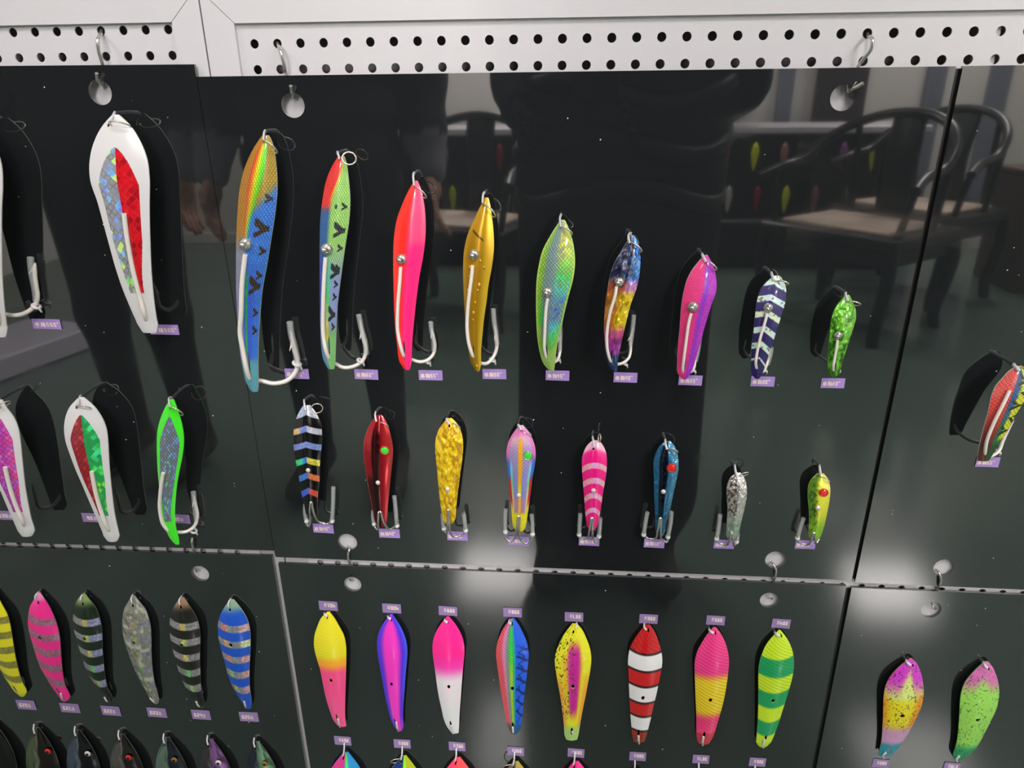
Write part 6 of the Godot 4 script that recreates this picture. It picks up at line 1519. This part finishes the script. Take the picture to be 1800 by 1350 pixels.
	lure("s_yellow","yellow spoon blank with grey bands at the lower left picture edge","blank",Vector3(-0.4041,0.4459,0),{"s":[5.7,77.1,9.5,77.3,3.2,74.3,10.1,74.6,-1.7,68.5,11.4,69.2,-7.1,59.9,13.7,61.1,-12.9,48.3,17.4,50.1,-17.5,33.5,18.4,35.8,-20,18.4,17,20.8,-20.8,2.7,14.9,5.1,-18.8,-13.5,12.2,-11.4,-16,-30.3,9.5,-28.6,-15.1,-48,7.2,-46.4,-12.6,-62.4,6.6,-61,-10.9,-73.5,6.9,-72.2,-8.2,-80.8,3.9,-79.9,-5.3,-84.4,-0.9,-84.1],"z":[4,4.5,5.5],"crown":0.12,"holes":[-0.341,0.914,2]})
	lure("s_pink","pink spoon blank with greyish glitter bands","blank",Vector3(-0.3465,0.4455,0),{"s":[4.1,79.7,7.6,79.9,2.4,76.8,8.9,77.1,-1.3,70.9,11.4,71.6,-8,61.9,15.1,63.3,-12.9,49.9,18.3,51.8,-16.5,34.8,20.5,37.1,-17.5,19.2,20.1,21.6,-17.7,3,17.4,5.4,-18.2,-13.9,13.7,-11.7,-18.1,-31.5,9.8,-29.5,-15.6,-49.7,6.3,-48.1,-13.4,-64.6,4.9,-63.3,-10.5,-76,5.5,-74.8,-9.1,-83.7,3.5,-82.7,-8.4,-87.5,-2.4,-87.1],"z":[4,4.5,5.5],"crown":0.12,"tie":[2.5,76.9,0.6,2.9,76.9,5.9,2,73.3,6.8],"tie2":[-2.6,-70.1,8.6,-4.2,-78.8,7.3,-9.1,-89.4,0.8],"holes":[-0.046,0.075,0,-0.163,0.397,1,-0.174,0.901,2]})
	lure("s_dark","dark green spoon blank with silver bands","blank",Vector3(-0.2897,0.4476,0),{"s":[3.2,79.1,6.7,79.3,0.2,76.1,8.1,76.5,-4.7,70.2,11.3,71.1,-9.4,61.4,16.1,62.9,-13.2,49.6,18.7,51.5,-15.7,34.6,19.4,36.8,-16.3,19.1,17.4,21.3,-15.9,3.1,13.9,5.1,-16,-13.7,10.8,-11.8,-16.1,-31.2,7.5,-29.5,-13.3,-49.2,4.4,-47.9,-9.7,-63.9,3.2,-62.9,-7.7,-75.3,4.6,-74.3,-6.3,-82.9,3,-82.2,-5,-86.7,0.9,-86.2],"z":[4,4.5,5.5],"crown":0.12,"tie":[2.3,75.9,0.6,2.9,76.5,6.7,2.5,73.3,7.8],"tie2":[-4,-75.6,7.1,-3.4,-82.3,6.3,-5,-89.3,0.8],"holes":[-0.036,0.087,0,-0.205,0.403,1,-0.222,0.925,2]})
	lure("s_silver","silver grey spoon blank with crinkled shine","blank",Vector3(-0.2283,0.4492,0),{"s":[2.1,78,5.6,78.2,0.1,75.1,7.1,75.5,-4,69.3,10.3,70.2,-9.6,60.6,15.6,62.1,-13.4,48.9,18.2,50.9,-16.1,34.1,18.8,36.3,-17.4,18.8,16.9,21.1,-16.6,3,13.8,5.1,-15.6,-13.4,10.8,-11.6,-14.2,-30.6,7.9,-29.1,-11.9,-48.5,5.7,-47.2,-9.7,-63.2,4.7,-62.1,-7.9,-74.4,4.3,-73.4,-5.9,-81.9,2.8,-81.2,-3.6,-85.6,1,-85.2],"z":[4,4.5,5.5],"crown":0.12,"tie":[0.8,75.7,0.6,2.6,75.4,6.7,3.6,72.3,8],"tie2":[-6.3,-74.2,6.7,-3.5,-78.8,6.7,-5.1,-89,0.8],"holes":[-0.059,0.086,0,-0.198,0.410,1,-0.345,0.937,2]})
	lure("s_black","black spoon blank with rainbow silver bands","blank",Vector3(-0.1703,0.4496,0),{"s":[3.2,79,7,79.2,1,76.1,8.5,76.5,-3.8,70.2,11.2,71.1,-9.6,61.3,15.2,62.8,-13.5,49.5,19.6,51.6,-16.2,34.6,20.8,36.9,-17.3,19.1,19,21.5,-17.2,3.1,15.8,5.3,-17.2,-13.7,12.7,-11.6,-16.6,-31.2,9.7,-29.3,-14.9,-49.3,6.3,-47.7,-11.8,-64.1,4.5,-62.8,-10,-75.4,4.2,-74.3,-7.5,-83,2.1,-82.3,-5.9,-86.8,0.6,-86.3],"z":[4,4.5,5.5],"crown":0.12,"tie":[2.2,76.7,0.6,2.2,76.1,6.4,3.3,72.4,8.2],"tie2":[-4.4,-74.9,7.6,-3.7,-83.2,6.4,-2.7,-90.1,0.8],"holes":[0.071,0.089,0,-0.137,0.407,1,-0.037,0.925,2]})
	lure("s_blue","blue spoon blank with rainbow silver bands","blank",Vector3(-0.1098,0.4506,0),{"s":[1.5,78.1,5.4,78.3,-0.9,75.2,7.4,75.6,-5.3,69.3,11.2,70.3,-10.8,60.6,15.8,62.2,-15.7,48.9,19.8,51.1,-18.1,34.1,20.8,36.6,-18.3,18.8,19.2,21.3,-17.2,3.1,16.5,5.3,-16.6,-13.5,13.2,-11.4,-16.4,-30.8,10,-28.9,-14.2,-48.7,7,-47.1,-11,-63.4,5.6,-62.1,-7.9,-74.5,4.4,-73.6,-5.3,-82,2.4,-81.4,-4,-85.8,1.3,-85.4],"z":[4,4.5,5.5],"crown":0.12,"tie":[0.4,75.9,0.6,0.4,75.4,6.4,0.5,71.5,8],"tie2":[-3.3,-70.9,7.9,-3.7,-78,6.7,-6.4,-88.4,0.8],"holes":[-0.127,0.081,0,-0.134,0.405,1,-0.359,0.911,2]})
	lure("t_brown","bronze chrome spoon blank cut by the bottom left picture corner","blank",Vector3(-0.4741,0.2147,0),{"s":[11.2,96.5,15.8,96.9,8.8,92.9,17.3,93.6,4.2,85.8,20.2,87.2,-2.2,75.1,24.5,77.4,-9.2,60.7,28.6,64,-14.9,42.3,30.8,46.4,-18.4,23.4,29.7,27.8,-20.2,3.8,26,8.1,-21.1,-16.8,20.3,-12.8,-21.9,-38.3,13.4,-34.8,-22.8,-60.7,5.6,-57.8,-23.6,-79.3,-1,-77,-24.3,-93.6,-6.2,-91.7,-23.9,-103.1,-10.4,-101.7,-23.2,-107.9,-13.1,-106.8],"z":[4,4.5,5.5],"crown":0.12,"tie":[7.3,98.4,0.6,9.7,95.2,5.7,11.3,90.4,7.5],"holes":[-0.405,0.068,0]})
	lure("t_olive","olive chrome spoon blank with red eye in the bottom row","blank",Vector3(-0.4130,0.2131,0),{"s":[8.9,96.1,13.5,96.5,6.7,92.6,15,93.3,2.3,85.5,18,86.8,-3.9,74.8,22.4,77.1,-10.5,60.4,26.8,63.7,-15.8,42.2,29.3,46.2,-18.9,23.3,28.6,27.7,-20.2,3.8,25.4,8.1,-20.7,-16.7,20.2,-12.7,-20.9,-38.1,14,-34.6,-21.2,-60.5,6.9,-57.6,-21.5,-79,0.8,-76.7,-21.8,-93.2,-3.9,-91.3,-21.1,-102.7,-7.8,-101.3,-20.3,-107.4,-10.3,-106.3],"z":[4,4.5,5.5],"crown":0.12,"eye":[22.2,63.4,10.9],"er":3.97,"ec":"red","tie":[5.3,98,0.6,7.4,94.9,5.7,9,90.1,7.5],"holes":[-0.405,0.068,0]})
	lure("t_slate","slate blue chrome spoon blank with round white eye","blank",Vector3(-0.3550,0.2145,0),{"s":[6.8,95.5,11.4,95.9,4.6,92,12.9,92.7,0.4,85,16,86.3,-5.5,74.4,20.5,76.6,-11.8,60.1,25,63.3,-16.7,41.9,27.8,46,-19.3,23.2,27.5,27.6,-20.3,3.8,24.8,8.1,-20.2,-16.6,20.2,-12.6,-19.9,-37.9,14.5,-34.4,-19.6,-60.1,8.1,-57.3,-19.4,-78.5,2.5,-76.2,-19.4,-92.6,-1.8,-90.8,-18.4,-102.1,-5.4,-100.7,-17.6,-106.8,-7.7,-105.7],"z":[4,4.5,5.5],"crown":0.12,"eye":[19.1,63.3,11.3],"er":3.95,"ec":"white","tie":[3.3,97.4,0.6,5.3,94.3,5.7,6.8,89.5,7.4],"holes":[-0.405,0.068,0]})
	lure("t_grey","brownish grey chrome spoon blank with red eye","blank",Vector3(-0.2943,0.2130,0),{"s":[4.6,95.1,9.1,95.5,2.6,91.6,10.7,92.3,-1.5,84.6,13.8,85.9,-7.2,74,18.5,76.3,-13.2,59.8,23.3,63.1,-17.6,41.8,26.4,45.8,-19.8,23.1,26.5,27.5,-20.3,3.8,24.2,8.1,-19.8,-16.5,20.1,-12.5,-18.9,-37.7,15.1,-34.3,-18,-59.9,9.3,-57,-17.4,-78.2,4.3,-75.9,-16.9,-92.3,0.4,-90.4,-15.7,-101.7,-2.8,-100.3,-14.8,-106.4,-5,-105.3],"z":[4,4.5,5.5],"crown":0.12,"eye":[13.9,63.7,12],"er":3.93,"ec":"red","tie":[1.3,96.9,0.6,3,93.9,5.7,4.6,89.2,7.4],"holes":[-0.405,0.068,0]})
	lure("t_green","grey green chrome spoon blank with golden eye","blank",Vector3(-0.2323,0.2127,0),{"s":[2.4,94.6,6.9,95,0.4,91.1,8.5,91.8,-3.5,84.2,11.7,85.5,-8.9,73.7,16.5,75.9,-14.5,59.5,21.4,62.7,-18.5,41.5,24.9,45.6,-20.3,23,25.4,27.3,-20.4,3.8,23.6,8,-19.3,-16.4,20.1,-12.5,-17.9,-37.5,15.6,-34.1,-16.4,-59.6,10.5,-56.7,-15.3,-77.8,6.2,-75.5,-14.4,-91.8,2.7,-89.9,-13,-101.1,-0.2,-99.7,-11.9,-105.8,-2.2,-104.7],"z":[4,4.5,5.5],"crown":0.12,"eye":[12.7,64.9,11.5],"er":3.91,"ec":"gold","tie":[-0.7,96.4,0.6,0.8,93.4,5.7,2.3,88.7,7.4],"holes":[-0.405,0.068,0]})
	lure("t_purple","purple chrome spoon blank with round white eye","blank",Vector3(-0.1721,0.2155,0),{"s":[0.3,93.9,4.7,94.3,-1.6,90.4,6.3,91.1,-5.3,83.5,9.6,84.8,-10.5,73.1,14.6,75.3,-15.8,59.1,19.7,62.3,-19.4,41.2,23.4,45.2,-20.8,22.9,24.3,27.1,-20.4,3.7,23,8,-18.9,-16.3,20,-12.4,-16.9,-37.2,16.1,-33.8,-14.9,-59.1,11.7,-56.3,-13.2,-77.2,7.9,-74.9,-12,-91.1,4.9,-89.3,-10.3,-100.4,2.2,-99,-9.1,-105,0.4,-104],"z":[4,4.5,5.5],"crown":0.12,"eye":[11.2,62.6,11.6],"er":3.89,"ec":"white","tie":[-2.6,95.6,0.6,-1.4,92.7,5.7,0.1,88,7.4],"holes":[-0.405,0.068,0]})
	lure("t_mint","mint chrome spoon blank with golden eye in the bottom row","blank",Vector3(-0.1088,0.2175,0),{"s":[-1.9,93.2,2.4,93.6,-3.7,89.8,4.1,90.5,-7.3,82.9,7.5,84.2,-12.2,72.6,12.6,74.8,-17.1,58.6,17.9,61.8,-20.3,41,21.9,44.9,-21.3,22.7,23.2,26.9,-20.4,3.7,22.3,7.9,-18.4,-16.1,19.9,-12.3,-15.9,-36.9,16.7,-33.6,-13.3,-58.7,12.9,-55.9,-11.1,-76.7,9.7,-74.4,-9.5,-90.4,7.1,-88.6,-7.6,-99.7,4.8,-98.3,-6.2,-104.3,3.1,-103.2],"z":[4,4.5,5.5],"crown":0.12,"eye":[8.7,63.8,11.4],"er":3.86,"ec":"gold","tie":[-4.7,94.9,0.6,-3.6,92.1,5.7,-2.1,87.4,7.4],"holes":[-0.405,0.068,0]})
	lure("u_pinkcyan","pink and cyan spoon blank under the first inverted tag of the bottom row","blank",Vector3(-0.0070,0.1942,0),{"s":[8.7,108,14,108.5,5.9,104,16.2,105,0.1,96,20.7,97.9,-7.8,83.9,26.7,87.1,-14.9,67.8,31.1,72.1,-20.3,47.2,32.6,52.4,-22.7,26.1,30.9,31.5,-23.3,4.2,26.6,9.3,-23.1,-18.8,21.1,-14.1,-23,-42.9,15,-38.8,-22.7,-68.1,8.3,-64.7,-22.4,-89,2.5,-86.2,-22.4,-105,-1.9,-102.7,-21.2,-115.8,-5.9,-114,-20.1,-121.1,-8.5,-119.7],"z":[4,4.5,5.5],"crown":0.12,"tie":[9.3,119.5,0.6,10.4,115.7,5.6,8.3,105.5,6.8],"holes":[-0.360,0.042,0]})
	lure("u_blueyellow","blue and yellow spoon blank with silver ring cut by the bottom edge","blank",Vector3(0.0696,0.1959,0),{"s":[5.5,107.1,10.7,107.6,2.8,103.2,13,104.1,-2.7,95.2,17.6,97.1,-10.2,83.2,23.7,86.4,-16.8,67.2,28.4,71.5,-21.6,46.9,30.4,51.9,-23.3,25.9,29.3,31.2,-23.3,4.2,25.8,9.2,-22.4,-18.6,21,-14,-21.5,-42.6,15.8,-38.5,-20.4,-67.6,10.1,-64.2,-19.4,-88.3,5.1,-85.5,-18.7,-104.2,1.4,-101.8,-17.3,-114.8,-2.2,-113,-16,-120.1,-4.6,-118.8],"z":[4,4.5,5.5],"crown":0.12,"ring":[-1.3,101,7.1],"rn":[26,-42.1,86.9],"rr":6.91,"tie":[5.9,118.5,0.6,6.8,114.8,5.6,5,104.6,6.8],"holes":[-0.360,0.042,0]})
	lure("u_pinkorange","pink and orange spoon blank cut by the bottom edge","blank",Vector3(0.1401,0.2001,0),{"s":[2.6,106.1,7.7,106.6,0,102.2,10,103.1,-5.2,94.3,14.7,96.1,-12.4,82.4,21,85.5,-18.5,66.6,25.9,70.8,-22.7,46.4,28.4,51.4,-23.9,25.7,27.8,30.9,-23.3,4.1,24.9,9.1,-21.7,-18.4,20.9,-13.9,-20.1,-42.1,16.5,-38.1,-18.2,-66.9,11.7,-63.5,-16.6,-87.4,7.4,-84.6,-15.4,-103.2,4.3,-100.9,-13.6,-113.7,1.1,-111.9,-12.2,-118.9,-1,-117.6],"z":[4,4.5,5.5],"crown":0.12,"tie":[2.9,117.4,0.6,3.6,113.7,5.6,1.9,103.6,6.8],"holes":[-0.360,0.042,0]})
	lure("u_gold","golden spoon blank with silver ring cut by the bottom edge","blank",Vector3(0.2145,0.2006,0),{"s":[-0.4,105.3,4.6,105.8,-2.9,101.5,6.9,102.3,-7.8,93.6,11.7,95.4,-14.6,81.8,18.2,84.9,-20.3,66.1,23.4,70.3,-24,46.1,26.3,51,-24.6,25.5,26.3,30.7,-23.3,4.1,24.1,9.1,-21.1,-18.3,20.8,-13.8,-18.7,-41.8,17.3,-37.8,-16,-66.4,13.4,-63.1,-13.7,-86.8,9.9,-84,-12,-102.4,7.4,-100.1,-9.9,-112.9,4.6,-111.2,-8.3,-118.1,2.7,-116.8],"z":[4,4.5,5.5],"crown":0.12,"ring":[-7.1,99.3,7.1],"rn":[22.2,-39.7,89],"rr":6.54,"tie":[-0.2,116.5,0.6,0.2,112.9,5.6,-1.2,102.8,6.8],"holes":[-0.360,0.042,0]})
	lure("u_hotpink","hot pink spoon blank cut by the bottom edge","blank",Vector3(0.2906,0.2086,0),{"s":[-3.5,103.9,1.4,104.4,-5.8,100.1,3.8,101,-10.5,92.4,8.7,94.1,-16.9,80.7,15.3,83.7,-22.1,65.2,20.8,69.3,-25.1,45.5,24.2,50.3,-25.1,25.2,24.7,30.2,-23.3,4.1,23.2,8.9,-20.4,-18,20.7,-13.6,-17.3,-41.3,18,-37.4,-13.8,-65.5,15,-62.3,-10.8,-85.6,12.3,-82.9,-8.6,-101,10.4,-98.8,-6.1,-111.3,8.1,-109.7,-4.3,-116.5,6.4,-115.2],"z":[4,4.5,5.5],"crown":0.12,"tie":[-3.3,115,0.6,-3.2,111.4,5.6,-4.4,101.5,6.8],"holes":[-0.360,0.042,0]})
	lure("u_silver","spoon blank hidden below the bottom edge, only its tie showing under the sixth tag","blank",Vector3(0.3659,0.2012,0),{"s":[-6.5,103.8,-1.6,104.3,-8.7,100,0.9,100.9,-13.1,92.3,5.8,94.1,-19.2,80.6,12.6,83.7,-23.9,65.1,18.4,69.3,-26.4,45.4,22.2,50.3,-25.8,25.2,23.3,30.3,-23.4,4.1,22.4,9,-19.8,-18,20.7,-13.6,-16,-41.2,18.9,-37.3,-11.7,-65.5,16.7,-62.2,-7.9,-85.6,14.8,-82.9,-5.2,-101,13.5,-98.7,-2.4,-111.3,11.6,-109.6,-0.4,-116.4,10.1,-115.1],"z":[4,4.5,5.5],"crown":0.12,"tie":[-6.4,114.8,0.6,-6.6,111.3,5.6,-7.5,101.4,6.7],"holes":[-0.360,0.042,0]})
	lure("u_red","spoon blank hidden below the bottom edge, only its tie showing under the seventh tag","blank",Vector3(0.4440,0.2045,0),{"s":[-9.5,102.8,-4.7,103.2,-11.5,99,-2.2,99.9,-15.7,91.4,2.9,93.1,-21.4,79.8,9.8,82.8,-25.7,64.5,15.8,68.6,-27.6,45,20.1,49.8,-26.5,24.9,21.7,30,-23.4,4,21.6,8.9,-19.1,-17.8,20.6,-13.4,-14.5,-40.8,19.6,-36.9,-9.4,-64.8,18.4,-61.6,-5,-84.7,17.3,-82,-1.8,-100,16.6,-97.7,1.4,-110.2,15.1,-108.5,3.5,-115.2,13.9,-114],"z":[4,4.5,5.5],"crown":0.12,"tie":[-9.5,113.6,0.6,-9.9,110.2,5.6,-10.6,100.4,6.7],"holes":[-0.360,0.042,0]})
	lure("u_lime","spoon blank hidden below the bottom edge, only its tie showing under the eighth tag","blank",Vector3(0.5118,0.2078,0),{"s":[-12,101.9,-7.4,102.3,-14,98.1,-4.8,99,-18,90.5,0.3,92.3,-23.3,79.1,7.4,82.1,-27.2,63.9,13.7,68,-28.6,44.6,18.3,49.4,-27,24.7,20.4,29.7,-23.4,4,20.8,8.8,-18.6,-17.7,20.5,-13.3,-13.3,-40.4,20.2,-36.6,-7.5,-64.2,19.8,-61,-2.5,-83.9,19.4,-81.3,1.2,-99.1,19.2,-96.9,4.6,-109.2,18.1,-107.5,6.9,-114.2,17.1,-112.9],"z":[4,4.5,5.5],"crown":0.12,"tie":[-12.1,112.6,0.6,-12.8,109.2,5.6,-13.3,99.5,6.7],"holes":[-0.360,0.042,0]})
